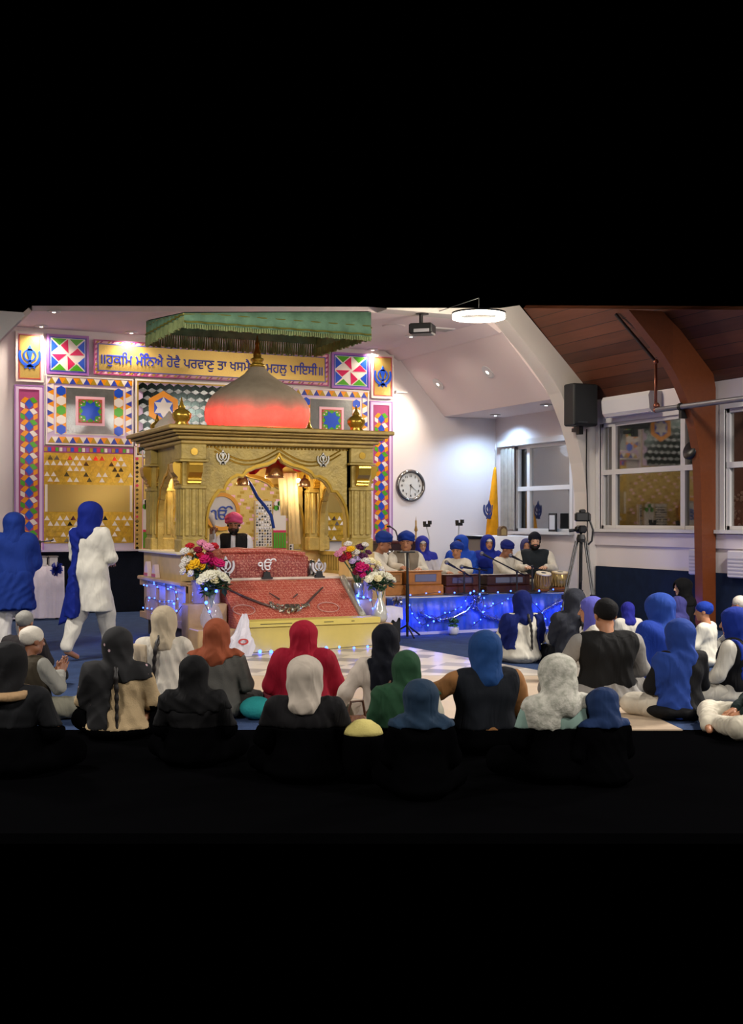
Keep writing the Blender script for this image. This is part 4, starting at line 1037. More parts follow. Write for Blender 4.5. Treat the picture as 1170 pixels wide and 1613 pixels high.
for j in range(rows):
    for i in range(n): F.append((j*n+i, j*n+(i+1) % n, (j+1)*n+(i+1) % n, (j+1)*n+i))
F += [tuple(range(n)), tuple(range((rows+1)*n-1, rows*n-1, -1))]
m.add(V, F); fl_ = m.build('flag_cloth', cloth('#e79a12', .15, .8), o, smooth=True)
q2 = on_y(770.5, 803, 19.58); m = MB(); khanda(m, lambda x, z, d: Vector((q2.x+x*.62, 19.575+d+.25*abs(x), q2.z+z)), .17, .025); m.build('emblem', mat('#20306f', .7), fl_)

# ------------------------------------------------------------ alcove things
q = on_x(871, 822, XA-.05); o = thing('picture_frame', 'black framed white picture leaning on the alcove window sill', 'picture', (XA-.05, q.y, 1.335))
m = MB(); m.box((XA-.07, q.y-.12, 1.335), (XA-.045, q.y+.12, 1.66)); m.build('frame', BLACK, o)
m = MB(); m.box((XA-.076, q.y-.085, 1.37), (XA-.068, q.y+.085, 1.625)); m.build('picture', mat('#c9cdd2', .5), o)
YT = 18.2
a_, b_ = on_y(770, HY, YT), on_y(842, HY, YT); o = thing('covered_table', 'table under a white cloth below the alcove window', 'table', ((a_.x+b_.x)/2, YT, 0))
m = MB(); m.box((a_.x, YT, 0), (b_.x, YT+.8, 1.20), ch=.02); m.build('body', mat('#7d746c', .6), o)
m = MB(); n = 30; zt_ = 1.24
V = [];
for i in range(n+1):
    x = a_.x-.03+(b_.x-a_.x+.06)*i/n; s_ = .03*math.sin(i*.8)
    V += [(x, YT+.85, zt_-.3), (x, YT+.83, zt_+.01), (x, YT-.02, zt_), (x, YT-.05+s_*.5, zt_-.45+s_)]
F = [(i*4+j, (i+1)*4+j, (i+1)*4+j+1, i*4+j+1) for i in range(n) for j in range(3)]
k = len(V); V += [(x, y, z+.012) for x, y, z in V]; F += [tuple(i+k for i in f[::-1]) for f in F]
m.add(V, F); m.build('white_cloth', cloth('#d5d3d6', .06), o, smooth=True)
q = on_y(791, HY, YT+.3); m = MB(); m.prism([(-.075, 0), (.075, 0), (.075, .12), (.05, .165), (0, .18), (-.05, .165), (-.075, .12)], lambda x, z, d: Vector((q.x+x, YT+.25+d, 1.255+z)), .1); o = thing('mantel_clock', 'small brown wooden mantel box standing on the white table cloth', 'box', (q.x, YT+.3, 1.255)); m.build('case', mat('#5a4226', .4), o)
m = MB(); m.prism([(-.05, .02), (.05, .02), (.05, .11), (0, .145), (-.05, .11)], lambda x, z, d: Vector((q.x+x, YT+.244+d, 1.255+z)), .008); m.build('front', mat('#a08a5c', .3, .3), o)
YW = 17.3
a_, b_ = on_y(598, HY, YW), on_y(655, HY, YW); o = thing('wooden_cabinet', 'dark wooden cabinet with carved top behind the musicians', 'cabinet', ((a_.x+b_.x)/2, YW, 0))
m = MB(); m.box((a_.x, YW, 0), (b_.x, YW+.4, 1.16)); m.build('body', mat('#2c1512', .35), o)
m = MB(); m.box((a_.x-.03, YW-.03, 1.16), (b_.x+.03, YW+.43, 1.21), ch=.01); m.build('top', mat('#4a1d18', .3), o)
m = MB()
for i in range(7): m.ball((a_.x+.1+i*(b_.x-a_.x-.2)/6, YW-.01, 1.03), (.045, .02, .03), 8)
m.build('carving', SILVER, o)
# clamps and thin poles rising behind the musicians
def thin_stand(px, y0, y1, Y, col, label, clamp):
    a_, b_ = on_y(px[0], y0, Y), on_y(px[1], y1, Y); o = thing('phone_stand' if clamp else 'thin_pole', label, 'stand', (a_.x, Y, 0))
    m = MB(); m.tube([(a_.x, Y, .02), (a_.x, Y, a_.z), (b_.x, Y, b_.z)], .014, 7); m.lathe([(.16, 0), (.16, .015), (.02, .03)], (a_.x, Y, 0), 14); m.build('pole', mat(col, .4), o)
    m = MB()
    if clamp: m.box((b_.x-.05, Y-.03, b_.z), (b_.x+.05, Y+.03, b_.z+.05)); m.box((b_.x-.06, Y-.04, b_.z+.03), (b_.x-.03, Y+.02, b_.z+.09)); m.box((b_.x+.03, Y-.04, b_.z+.04), (b_.x+.07, Y+.02, b_.z+.10)); m.build('clamp', BLACK, o)
    else: m.lathe([(.0, 0), (.03, .04), (.012, .12), (0, .28)], (b_.x, Y, b_.z-.2), 10); m.build('tip', mat('#b08a4a', .4, .3), o)
thin_stand((655, 655), 850, 820, 17.5, '#c9a05a', 'thin gold tipped pole behind the boy in the beige waistcoat', False)
thin_stand((676, 672), 845, 830, 17.3, '#d8d8da', 'white stand with a black phone clamp behind the girl with glasses', True)
thin_stand((722, 723), 845, 828, 17.3, '#c8ccd2', 'slim grey stand with a black phone clamp under the right of the clock', True)

# ------------------------------------------------------------ stage with blue cloth
SX0, SX1, SY0, SY1, SZ = 6.95, 9.92, 14.5, 17.2, .50
o = thing('stage', 'low stage for the musicians draped in shiny blue cloth', 'stage', ((SX0+SX1)/2, SY0, 0))
m = MB(); m.box((SX0+.03, SY0+.05, 0), (SX1-.03, SY1, SZ-.02)); m.build('deck', mat('#6a5038', .5), o)
m = MB(); m.box((SX0, SY0+.0, SZ-.02), (SX1, SY1, SZ-.004)); m.build('deck_cover', mat('#cfc9c4', .7), o)
SAT = mat('#0f3f9f', .45, 0, (14, .35), .25, 0, .6, .2, 5)
m = MB(); n = 120; V = []; F = []
for i in range(n+1):
    x = SX0+(SX1-SX0)*i/n; t = i/n
    dz = -.02*math.sin(t*9)-.035*abs(math.sin(t*3.3+.4)); f_ = .018*math.sin(i*.55)+.012*math.sin(i*1.3+1)
    V += [(x, SY0+.10, SZ+.004), (x, SY0-.015, SZ+.002+dz*.4), (x, SY0-.03+f_*.5, SZ*.6), (x, SY0-.05+f_, .03)]
F = [(i*4+j, (i+1)*4+j, (i+1)*4+j+1, i*4+j+1) for i in range(n) for j in range(3)]
k = len(V); V += [(x, y+.012, z-.002) for x, y, z in V]; F += [tuple(i+k for i in f[::-1]) for f in F]
m.add(V, F); m.build('blue_cloth', SAT, o, smooth=True)
m = MB(); m.box((SX0, SY0-.12, .001), (SX1, SY0-.07, .035)); m.build('base_board', mat('#b9b6c4', .5), o)

def mirror_rosette(c, r, n, seed, mt, nm, label, cat, group=None, nrm=(0, -1, 0)):
    rnd = random.Random(seed); m = MB(); c = Vector(c)
    for i in range(n):
        d = Vector((rnd.uniform(-1, 1), rnd.uniform(-1, .1), rnd.uniform(-1, 1))).normalized(); L = r*rnd.uniform(.6, 1); s_ = d.orthogonal().normalized()*r*.16
        m.add([c+s_*.4, c+d*L+s_, c+d*L*1.02-s_, c-s_*.4+Vector((0, -.01, 0))], [(0, 1, 2, 3), (3, 2, 1, 0)])
    m.ball(c, r*.25, 8)
    return tag(m.build(nm, mt, fix=False), label, cat, group)
TIN = mat('#c4ccf2', .18, .9)
def tinsel(pts, r, seed, label, mt=TIN):
    rnd = random.Random(seed); m = MB(); pts = resample(pts, 46); m.tube(pts, .008, 5)
    for p_ in pts:
        for k in range(7):
            d = Vector((rnd.uniform(-1, 1), rnd.uniform(-1, .3), rnd.uniform(-1, 1))).normalized()*r*rnd.uniform(.5, 1); s_ = d.orthogonal().normalized()*.008; b_ = p_+Vector((rnd.uniform(-.03, .03), 0, rnd.uniform(-.03, .03)))
            m.add([b_-s_, b_+s_, b_+d], [(0, 1, 2), (2, 1, 0)])
    return tag(m.build('tinsel_garland', mt, fix=False), label, 'garland', 'tinsel garlands on the stage')
fy = SY0-.085
tinsel([on_y(x, y, fy) for x, y in ((662, 964), (675, 972), (695, 976), (715, 972), (735, 962), (745, 950))], .05, 1, 'silver tinsel swag on the left half of the blue stage cloth')
tinsel([on_y(x, y, fy) for x, y in ((749, 955), (760, 966), (775, 973), (795, 978), (815, 974))], .05, 2, 'silver tinsel swag in the middle of the blue stage cloth')
tinsel([on_y(x, y, fy) for x, y in ((842, 975), (852, 966), (862, 958), (876, 950), (890, 944))], .05, 3, 'silver tinsel swag at the right end of the blue stage cloth')
mirror_rosette(on_y(749, 945, fy-.02), .10, 70, 4, mat('#d6daf0', .15, .95), 'silver_rosette', 'silver foil rosette in the middle of the stage cloth', 'rosette', 'silver rosettes on the stage')
mirror_rosette(on_y(626, 947, fy-.02), .085, 60, 5, mat('#d6daf0', .15, .95), 'silver_rosette', 'silver foil rosette at the left end of the stage cloth', 'rosette', 'silver rosettes on the stage')

# fairy lights
BULB = mat('#3355ff', .3, emit=9); WIRE = mat('#0c1020', .6)
def string_light(pts, n, label, jit=0., seed=0, r=.0125, wire=True):
    rnd = random.Random(seed); o = thing('fairy_lights', label, 'lights', pts[0], 0, 'blue fairy light strings'); P = resample(pts, n*3)
    m = MB(); m.tube(P, .004, 5); m.build('wire', WIRE, o)
    for i in range(n):
        p_ = P[i*3+1]+Vector((rnd.uniform(-jit, jit), 0, rnd.uniform(-jit, jit)))
        b_ = MB(); b_.ball(p_+Vector((0, -.012, 0)), r*rnd.uniform(.7, 1.15), 8); b_.build('bulb', BULB, o, smooth=True)
string_light([on_y(x, y, fy-.03) for x, y in ((645, 952), (652, 972), (665, 985), (690, 972), (703, 967), (727, 955), (738, 935), (757, 934), (762, 950), (758, 975), (745, 985))], 20, 'blue fairy lights trailing over the left of the stage cloth', .03, 1)
string_light([on_y(x, y, fy-.03) for x, y in ((766, 960), (790, 948), (806, 940), (835, 945), (855, 965), (862, 975), (864, 995), (880, 968), (885, 950), (893, 946))], 18, 'blue fairy lights trailing over the right of the stage cloth', .04, 2)
string_light([Vector((SX0+.3+i*.24, SY0+.03, SZ+.02+.015*(i % 3))) for i in range(12)], 12, 'blue fairy lights along the top edge of the stage', .02, 3)
lx = TX0-.05
sp_ = []
for y_, z_ in ((15.9, .70), (15.1, .71), (14.4, .68), (14.3, .55), (15.0, .50), (15.8, .52), (15.9, .36), (15.2, .34), (14.4, .36), (14.1, .5)): sp_.append(Vector((lx, y_, z_)))
string_light(sp_, 30, 'blue fairy lights looped over the left side of the throne platform', .035, 4)
string_light([Vector((4.40, by0-.03, .02)), Vector((4.9, by0-.06, .03)), Vector((5.4, by0-.05, .02)), Vector((5.8, by0-.06, .04)), Vector((6.2, by0-.05, .05))], 11, 'blue fairy lights on the floor along the yellow chest', .02, 5, .02)
string_light([Vector((4.05, 13.3, .295)), Vector((4.2, 13.27, .31)), on_y(322, 950, 13.26), on_y(322, 925, 13.26), on_y(345, 930, 13.26)], 6, 'blue fairy lights around the vases left of the ramp', .03, 6, .02)
string_light([on_y(x, y, 13.6) for x, y in ((560, 935), (572, 940), (585, 945), (590, 972), (600, 965))], 6, 'blue fairy lights around the vases right of the ramp', .02, 7, .02)
BL = (.03, .10, 1.0)
for px, py, e in ((650, 975, 16), (690, 965, 16), (740, 950, 22), (770, 965, 14), (812, 955, 12), (860, 965, 18), (890, 955, 14)): lamp('POINT', on_y(px, py, SY0-.20), e*.2, BL, .04)
for y_, z_ in ((15.6, .6), (14.9, .45), (14.4, .6)): lamp('POINT', (TX0-.22, y_, z_), 5, BL, .04)
for x_ in (4.5, 5.3, 6.1): lamp('POINT', (x_, by0-.1, .08), .5, BL, .03)
lamp('POINT', on_y(322, 930, 13.5), 3, BL, .03); lamp('POINT', on_y(566, 945, 13.55), 4, BL, .03)
lamp('POINT', (10.9, 13.9, .3), 3, BL, .05)

# ------------------------------------------------------------ instruments and stands on the stage
HY0 = 14.75
def harmonium(px0, px1, py0, Y, wood, plate, label):
    a_, b_ = on_y(px0, HY, Y), on_y(px1, HY, Y); zt = on_y((px0+px1)/2, py0, Y).z; x0, x1 = a_.x, b_.x
    o = thing('harmonium', label, 'harmonium', ((x0+x1)/2, Y, SZ), 0, 'harmoniums on the stage'); W_ = mat(wood, .35, 0, (40, .1), .2, scale=12)
    h = zt-SZ
    m = MB(); m.box((x0, Y, SZ), (x1, Y+.30, SZ+h*.42), ch=.012); m.box((x0+.02, Y+.02, SZ+h*.42), (x1-.02, Y+.30, SZ+h*.97), ch=.012); bd_ = m.build('case', W_, o)
    m = MB(); m.box((x0+.01, Y+.0, SZ+h*.95), (x1-.01, Y+.16, SZ+h), ch=.008); m.build('lid', W_, bd_)
    m = MB(); m.box((x0+(x1-x0)*.2, Y+.012, SZ+h*.55), (x0+(x1-x0)*.8, Y+.022, SZ+h*.86), ch=.008); m.build('plate', mat(plate, .5), bd_)
    m = MB()
    for i in range(22): m.box((x0+.03+(x1-x0-.06)*i/22, Y+.17, SZ+h*.97), (x0+.03+(x1-x0-.06)*(i+.85)/22, Y+.28, SZ+h*.99))
    m.build('keys', mat('#dcd6c8', .3), o)
    m = MB()
    for i in range(5): m.box((x0+.02+.006*i, Y+.30+.018*i, SZ+.05), (x1-.02-.006*i, Y+.31+.018*i, SZ+h*.9))
    m.build('bellows', mat('#2a1412', .6), o)
    m = MB()
    for s_ in (x0-.008, x1-.008): m.box((s_, Y+.10, SZ+h*.25), (s_+.016, Y+.2, SZ+h*.29))
    m.build('handle', GOLDS, o)
harmonium(607, 637, 900, HY0+.14, '#a8703a', '#8a6236', 'light brown harmonium at the left end of the stage')
harmonium(643, 699, 899, HY0, '#a5692f', '#5f6275', 'light brown harmonium with a grey plate, played by the boy in the beige waistcoat')
harmonium(702, 757, 905, HY0, '#4a1f1c', '#4a4560', 'dark harmonium in the middle, behind the thin microphone stands')
harmonium(767, 838, 905, HY0, '#351616', '#5b5f73', 'dark wide harmonium with an oval grey plate left of the drums')
def tabla(px, Y, r, h, body, top, label, tilt, brass):
    q = on_y(px, HY, Y); o = thing('tabla', label, 'drum', (q.x, Y, SZ+.0), 0, 'pair of tabla drums')
    M = Matrix.Translation((q.x, Y, SZ+.06)) @ Matrix.Rotation(tilt, 4, 'X')
    m = MB()
    if brass: m.lathe([(r*.55, 0), (r*.9, h*.18), (r*1.1, h*.45), (r*1.08, h*.7), (r*.92, h*.92), (r*.88, h)], (0, 0, 0), 28, M=M)
    else: m.lathe([(r*.95, 0), (r*1.05, h*.15), (r*1.02, h*.5), (r*.85, h*.92), (r*.82, h)], (0, 0, 0), 28, M=M)
    b_ = m.build('shell', mat(body, .3, .6 if brass else .1, None, .15), o, smooth=True)
    m = MB(); m.lathe([(r*.90, h*.93), (r*1.0, h*.95), (r*1.0, h*1.03), (r*.85, h*1.05), (r*.8, h*1.03)], (0, 0, 0), 28, M=M); m.build('rim', cloth(top), o, smooth=True)
    m = MB(); m.lathe([(0, h*1.015), (r*.86, h*1.015), (r*.86, h*1.03), (0, h*1.032)], (0, 0, 0), 24, M=M); m.build('skin', mat('#d8cdb8', .6), o)
    m = MB(); m.lathe([(0, h*1.03), (r*.35, h*1.03), (r*.33, h*1.045), (0, h*1.048)], (0, 0, 0), 18, M=M); m.build('black_spot', BLACK, o)
    m = MB()
    for i in range(18):
        t = 2*math.pi*i/18; m.tube([M @ Vector((k*math.cos(t+tw), k*math.sin(t+tw), z)) for k, z, tw in ((r*1.0, h*.97, 0), (r*1.12, h*.55, .08), (r*.98, h*.10, .17))], .006, 5)
    m.build('straps', mat('#9a7e4c', .6), o)
    m = MB(); m.lathe([(r*.7, 0), (r*1.0, .03), (r*.95, .06), (r*.6, .07)], (q.x, Y, SZ+.0), 24); m.build('ring_cushion', cloth('#7a4a2c'), o, smooth=True)
tabla(853, 14.72, .11, .22, '#8a6a3c', '#d8cfbc', 'smaller wooden tabla with a thick white rim', math.radians(14), False)
tabla(881, 14.76, .125, .22, '#b39a5c', '#c9b48a', 'wider brass coloured tabla nearest the tripod', math.radians(6), True)

def mic_stand(basepx, Y, z0, pivot_py, mic, label, tripod=False):
    b_ = on_y(basepx, HY, Y); pv = on_y(basepx, pivot_py, Y); mc = on_y(mic[0], mic[1], Y+mic[2]); o = thing('microphone_stand', label, 'microphone stand', (b_.x, Y, z0), 0, 'microphone stands')
    m = MB(); m.cyl((b_.x, Y, z0), (b_.x, Y, pv.z), .013, n=8); m.ball((b_.x, Y, pv.z), .022, 8); m.build('pole', BLACK, o)
    m = MB(); m.lathe([(.13, 0), (.13, .018), (.02, .035)], (b_.x, Y, z0), 20); m.build('base', BLACK, o)
    d = (mc-Vector((b_.x, Y, pv.z))).normalized()
    m = MB(); m.tube([Vector((b_.x, Y, pv.z))-d*.12, mc-d*.10], .010, 7); m.build('boom', DKMETAL, o)
    m = MB(); m.cyl(mc-d*.13, mc, .014, .020, 10); mi_ = m.build('microphone', DKMETAL, o)
    m = MB(); m.ball(mc+d*.02, .032, 10); m.build('grille', mat('#6e6e72', .35, .7), mi_, smooth=True)
mic_stand(731, 14.62, SZ, 902, (705, 887, .02), 'boom microphone before the smallest boy with a blue turban')
mic_stand(755, 14.6, SZ, 897, (729, 893, .02), 'boom microphone on the short stand between the two dark harmoniums')
mic_stand(814, 14.6, SZ, 900, (761, 873, .25), 'boom microphone in front of the girl with the white headband')
mic_stand(838, 14.6, SZ, 892, (806, 876, .2), 'boom microphone reaching left from the drummer')
b_ = on_y(641.5, HY, 14.15); q = on_y(641.5, 871, 14.15); o = thing('music_stand', 'tall thin black stand with a flat top in front of the stage', 'stand', (b_.x, 14.15, 0))
m = MB(); m.cyl((b_.x, 14.15, 0.01), (b_.x, 14.15, q.z), .017, n=10); m.cyl((b_.x, 14.15, .2), (b_.x, 14.15, .7), .024, n=10); m.build('pole', BLACK, o)
m = MB(); m.box((b_.x-.13, 14.10, q.z), (b_.x+.09, 14.2, q.z+.022)); m.build('top_bar', BLACK, o)
for t in (.4, 2.5, 4.6): m = MB(); m.tube([(b_.x, 14.15, .16), (b_.x+.25*math.cos(t), 14.15+.25*math.sin(t), .014)], .012, 6); m.build('leg', BLACK, o)
# gooseneck on the dark cabinet
m = MB(); p_ = [on_y(x, y, YW+.2) for x, y in ((626, 845), (623, 836), (617, 831), (612, 829))]; p_ = [Vector((p_[0].x, YW+.2, 1.21))]+p_; o = thing('gooseneck_microphone', 'thin curved microphone standing on the dark cabinet', 'microphone', p_[0]); m.tube(p_, .012, 6); m.build('neck', mat('#4a4444', .4, .4), o)
m = MB(); m.ball(p_[-1], (.04, .02, .02), 8); m.build('capsule', BLACK, o)

# black box with white cloth left of the stage, small potted plant
x0, x1 = on_y(594, HY, 13.6).x, on_y(634, HY, 13.6).x; o = thing('covered_box', 'black box with a white cloth over its top at the left end of the stage', 'box', ((x0+x1)/2, 13.6, 0))
m = MB(); m.box((x0+.12, 13.61, 0), (x1-.02, 13.90, .40), ch=.01); m.build('box', BLACK, o)
m = MB(); V = []; n = 20
for i in range(n+1):
    x = x0+.09+(x1-x0-.10)*i/n; s_ = .02*math.sin(i*.9)
    V += [(x, 13.91, .43), (x, 13.58, .425), (x, 13.57+s_*.3, .31-.07*(1-i/n)+s_)]
F = [(i*3+j, (i+1)*3+j, (i+1)*3+j+1, i*3+j+1) for i in range(n) for j in range(2)]; k = len(V); V += [(a_, b_, c_+.012) for a_, b_, c_ in V]; F += [tuple(i+k for i in f[::-1]) for f in F]
m.add(V, F); m.build('white_cloth', cloth('#c9c4d6', .06), o, smooth=True)
q = on_y(714, HY, 14.2); o = thing('potted_plant', 'tiny green plant in a white pot on the floor before the stage', 'plant', (q.x, 14.2, 0))
m = MB(); m.lathe([(.05, 0), (.075, .03), (.075, .10), (.065, .11)], (q.x, 14.2, .0), 18); m.build('pot', mat('#c9c9d6', .4), o, smooth=True)
def leaves(m, c, r, n, seed, lw=.25, up=.2):
    rnd = random.Random(seed); c = Vector(c)
    for i in range(n):
        d = Vector((rnd.uniform(-1, 1), rnd.uniform(-1, 1), rnd.uniform(up-1, 1))).normalized(); L = r*rnd.uniform(.7, 1.1); s_ = d.cross(Vector((rnd.uniform(-.3, .3), .2, 1))).normalized()*r*lw
        u_ = d.cross(s_).normalized()*r*.06
        m.add([c+d*L*.15, c+d*L*.55+s_+u_, c+d*L, c+d*L*.55-s_+u_, c+d*L*.5-u_], [(0, 1, 4), (1, 2, 4), (2, 3, 4), (3, 0, 4), (0, 4, 1), (1, 4, 2), (2, 4, 3), (3, 4, 0)][:4])
m = MB(); leaves(m, (q.x, 14.2, .15), .11, 40, 3); m.build('foliage', mat('#3d6b46', .5), o, fix=False)

# ------------------------------------------------------------ vases of flowers
def flower(m, c, r, seed, nrm):
    rnd = random.Random(seed); c = Vector(c); Rm = Vector(nrm).to_track_quat('Z', 'Y').to_matrix()
    for ring_, (n, rad, zz, sz) in enumerate(((7, .62, -.1, .46), (6, .42, .18, .40), (4, .2, .38, .32), (1, 0, .5, .25))):
        for i in range(n):
            t = 2*math.pi*i/n+ring_*.5+rnd.uniform(-.2, .2); p_ = c+Rm @ Vector((rad*r*math.cos(t), rad*r*math.sin(t), zz*r))
            M = Rm @ Matrix.Rotation(t, 3, 'Z') @ Matrix.Rotation(math.radians(-50+ring_*15), 3, 'Y')
            m.ball(p_, (r*sz, r*sz*.8, r*.16), 8, M=M)
PET = {'w': '#d9d4cc', 'r': '#b3202b', 'o': '#e08a1e', 'k': '#d98aa6', 'm': '#b8195e', 'y': '#e6b21c', 'p': '#5a2a52', 'c': '#e8dcae', 'l': '#b9a6cf', 'd': '#7e1530', 'g': '#e6e3cc'}
def bouquet(label, vp, vr, vh, vform, glass, heads, Y, z0, leafy, group='vases of flowers'):
    q = on_y(vp, HY, Y); o = thing('flower_vase', label, 'flowers', (q.x, Y, z0), 0, group)
    m = MB(); m.lathe([(a_*vr, b_*vh) for a_, b_ in vform], (q.x, Y, z0), 24); m.build('vase', glass, o, smooth=True)
    top = Vector((q.x, Y, z0+vh)); st = MB(); lf = MB()
    for i, (px, py, rpx, col) in enumerate(heads):
        dy = ((i*7) % 5-2)*.03; p_ = on_y(px, py, Y+dy); r = rpx*1.28/118
        fm = MB(); flower(fm, p_, r, i, (p_-top+Vector((0, -.12, .05))).normalized()); fm.build('flower', cloth(PET[col], .2, .7, None), o, smooth=True)
        st.tube([top-Vector((0, 0, vh*.5)), top+(p_-top)*.4, p_], .006, 5)
    st.build('stems', mat('#3c5a34', .6), o)
    cx_ = sum(h_[0] for h_ in heads)/len(heads); cy_ = max(h_[1] for h_ in heads)
    for (lx_, ly_, lr) in leafy: leaves(lf, on_y(lx_, ly_, Y), lr, 26, int(lx_), .3)
    lf.build('leaves', mat('#2f4a33', .55, 0, None, .3), o, fix=False)
GLASS = mat('#b9bccb', .08, 0, None, 0, 0, .8, alpha=.35); GLB = mat('#a79fd0', .12, .2, None, 0, 0, .8, alpha=.55); CHR = mat('#b9bdb8', .18, .5)
CYL = [(0, 0), (.8, 0), (.85, .05), (.8, .5), (1, .97), (.92, 1.0)]; BULBF = [(0, 0), (.7, 0), (.95, .12), (1.0, .28), (.7, .5), (.32, .72), (.28, .9), (.36, 1)]
bouquet('tall vase of mixed roses at the outer left of the throne', 312, .085, .28, CYL, GLB, [(291, 868, 6, 'w'), (294, 882, 7, 'w'), (299, 860, 6, 'r'), (312, 866, 6, 'd'), (318, 856, 7, 'k'), (328, 862, 8, 'k'), (338, 860, 6, 'r'), (298, 876, 6, 'o'), (316, 874, 6, 'r'), (308, 884, 6, 'c'), (330, 874, 6, 'd'), (288, 890, 5, 'w'), (303, 868, 5, 'c')], 13.78, .552, [(310, 885, .14), (320, 880, .12)])
bouquet('vase of yellow and magenta flowers left of the silver emblem', 338, .07, .22, CYL, GLB, [(306, 889, 8, 'y'), (316, 893, 7, 'y'), (296, 896, 6, 'y'), (322, 881, 8, 'm'), (334, 884, 9, 'm'), (345, 887, 8, 'm'), (288, 900, 5, 'w'), (328, 890, 7, 'm'), (300, 903, 5, 'w')], 13.72, .552, [(325, 900, .13), (312, 902, .1)])
bouquet('glass bulb vase with white hydrangeas left of the ramp', 333, .135, .48, BULBF, GLASS, [(322, 910, 7, 'g'), (331, 906, 8, 'g'), (342, 905, 8, 'g'), (352, 909, 7, 'g'), (358, 914, 5, 'g'), (315, 915, 5, 'g'), (337, 913, 7, 'c'), (348, 915, 6, 'g')], 13.42, .283, [(335, 925, .15), (350, 922, .13), (325, 930, .12)])
bouquet('vase of red, pink and violet flowers at the right throne post', 565, .07, .2, CYL, CHR, [(533, 872, 6, 'k'), (540, 865, 5, 'k'), (548, 857, 6, 'w'), (552, 865, 6, 'y'), (546, 876, 8, 'r'), (540, 880, 6, 'd'), (560, 870, 6, 'w'), (568, 862, 7, 'p'), (575, 858, 5, 'w'), (562, 880, 6, 'l'), (555, 884, 5, 'l'), (572, 876, 7, 'p'), (580, 870, 5, 'p')], 13.80, .552, [(560, 890, .1)])
bouquet('vase of magenta and cream flowers between the two right vases', 580, .065, .24, CYL, GLB, [(570, 893, 9, 'm'), (562, 900, 6, 'd'), (580, 898, 7, 'm'), (584, 884, 7, 'c'), (594, 889, 7, 'c'), (576, 884, 6, 'w'), (600, 896, 6, 'w'), (590, 900, 6, 'g'), (571, 905, 5, 'm')], 13.70, .552, [(580, 908, .1)])
bouquet('white bottle vase with white hydrangeas right of the ramp', 598, .10, .38, BULBF, mat('#c6c6bf', .15, .2, None, .1), [(581, 912, 6, 'g'), (589, 907, 7, 'g'), (600, 905, 7, 'g'), (611, 908, 7, 'g'), (619, 913, 5, 'g'), (595, 911, 6, 'c'), (606, 912, 6, 'g')], 13.42, .283, [(597, 921, .14), (610, 920, .11), (586, 922, .1)])

# ------------------------------------------------------------ small things around the throne
q = on_y(372, HY, 12.95); o = thing('paper_bag', 'crumpled white bag with red print standing by the yellow chest', 'bag', (q.x, 12.9, 0))
m = MB(); n = 16; V = []; lv = [(0, .13, .09), (.12, .15, .10), (.22, .12, .07), (.30, .07, .04), (.40, .05, .02), (.46, .03, .008)]
for z, a_, b_ in lv:
    for i in range(n): t = 2*math.pi*i/n; k = 1+.18*math.sin(5*t+z*20); V.append((q.x+.03+a_*k*math.cos(t)+z*.12, 12.9+b_*k*math.sin(t), z+.001+.03*math.sin(3*t)*(z > .05)))
F = [(j*n+i, j*n+(i+1) % n, (j+1)*n+(i+1) % n, (j+1)*n+i) for j in range(len(lv)-1) for i in range(n)]+[tuple(range(n-1, -1, -1)), tuple(range((len(lv)-1)*n, len(lv)*n))]
m.add(V, F); m.build('bag', cloth('#d9d5de', .06, .6), o)
m = MB(); p_ = Vector((q.x+.03, 12.785, .18)); m.ring([(p_.x+.06*math.cos(t), p_.z+.035*math.sin(t)) for t in np.linspace(0, 5.9, 16)], [(p_.x+.04*math.cos(t), p_.z+.02*math.sin(t)) for t in np.linspace(0, 5.9, 16)], wfr(12.785), .012); m.build('red_print', mat('#b83a3a', .6), o)
for px, Y, h, lab in ((248, 15.75, .20, 'taller'), (259, 15.35, .17, 'shorter')):
    q = on_y(px, HY, Y); m = MB(); x_ = TX0-.045
    m.prism([(-.10, 0), (.10, 0), (.075, h*.5), (.03, h), (-.03, h*.95), (-.08, h*.5)], lambda x, z, d: Vector((x_+d-.02, Y-x, FLZ+.002+z)), .06); o = thing('paper_packet', '%s pale paper packet standing on the ledge of the throne platform' % lab, 'packet', (x_, Y, FLZ+.002), 0, 'paper packets'); m.build('packet', mat('#d8bfae', .6), o)
    m = MB(); m.box((x_-.026, Y-.09, FLZ+.012), (x_-.02, Y+.09, FLZ+.05)); m.build('red_band', mat('#c2564a', .6), o)
# left table
ty = 18.95; x0, x1 = on_y(14, HY, ty).x, on_y(101, HY, ty).x; o = thing('side_table', 'table under a white cloth against the left of the mosaic wall', 'table', ((x0+x1)/2, ty+.4, 0))
m = MB(); m.box((x0+.05, ty+.05, .76), (x1-.05, ty+.75, .80))
m.build('tabletop', mat('#7a6a58', .5), o)
for sx in (x0+.1, x1-.1):
    for sy in (ty+.1, ty+.7): m = MB(); m.box((sx-.025, sy-.025, 0), (sx+.025, sy+.025, .76)); m.build('leg', DKMETAL, o)
m = MB(); n = 40; V = []
for i in range(n+1):
    t = i/n; x = x0+(x1-x0)*t; s_ = .03*math.sin(i*.75)+.015*math.sin(i*1.7)
    V += [(x, ty+.8, .5), (x, ty+.79, .812), (x, ty+.0, .812), (x+.02*s_, ty-.02+s_*.3, .45), (x+.04*s_, ty-.04+s_, .03)]
F = [(i*5+j, (i+1)*5+j, (i+1)*5+j+1, i*5+j+1) for i in range(n) for j in range(4)]
k = len(V); V += [(a_, b_, c_+.01) for a_, b_, c_ in V]; F += [tuple(i+k for i in f[::-1]) for f in F]; m.add(V, F); m.build('white_cloth', cloth('#cfc7d3', .06), o, smooth=True)
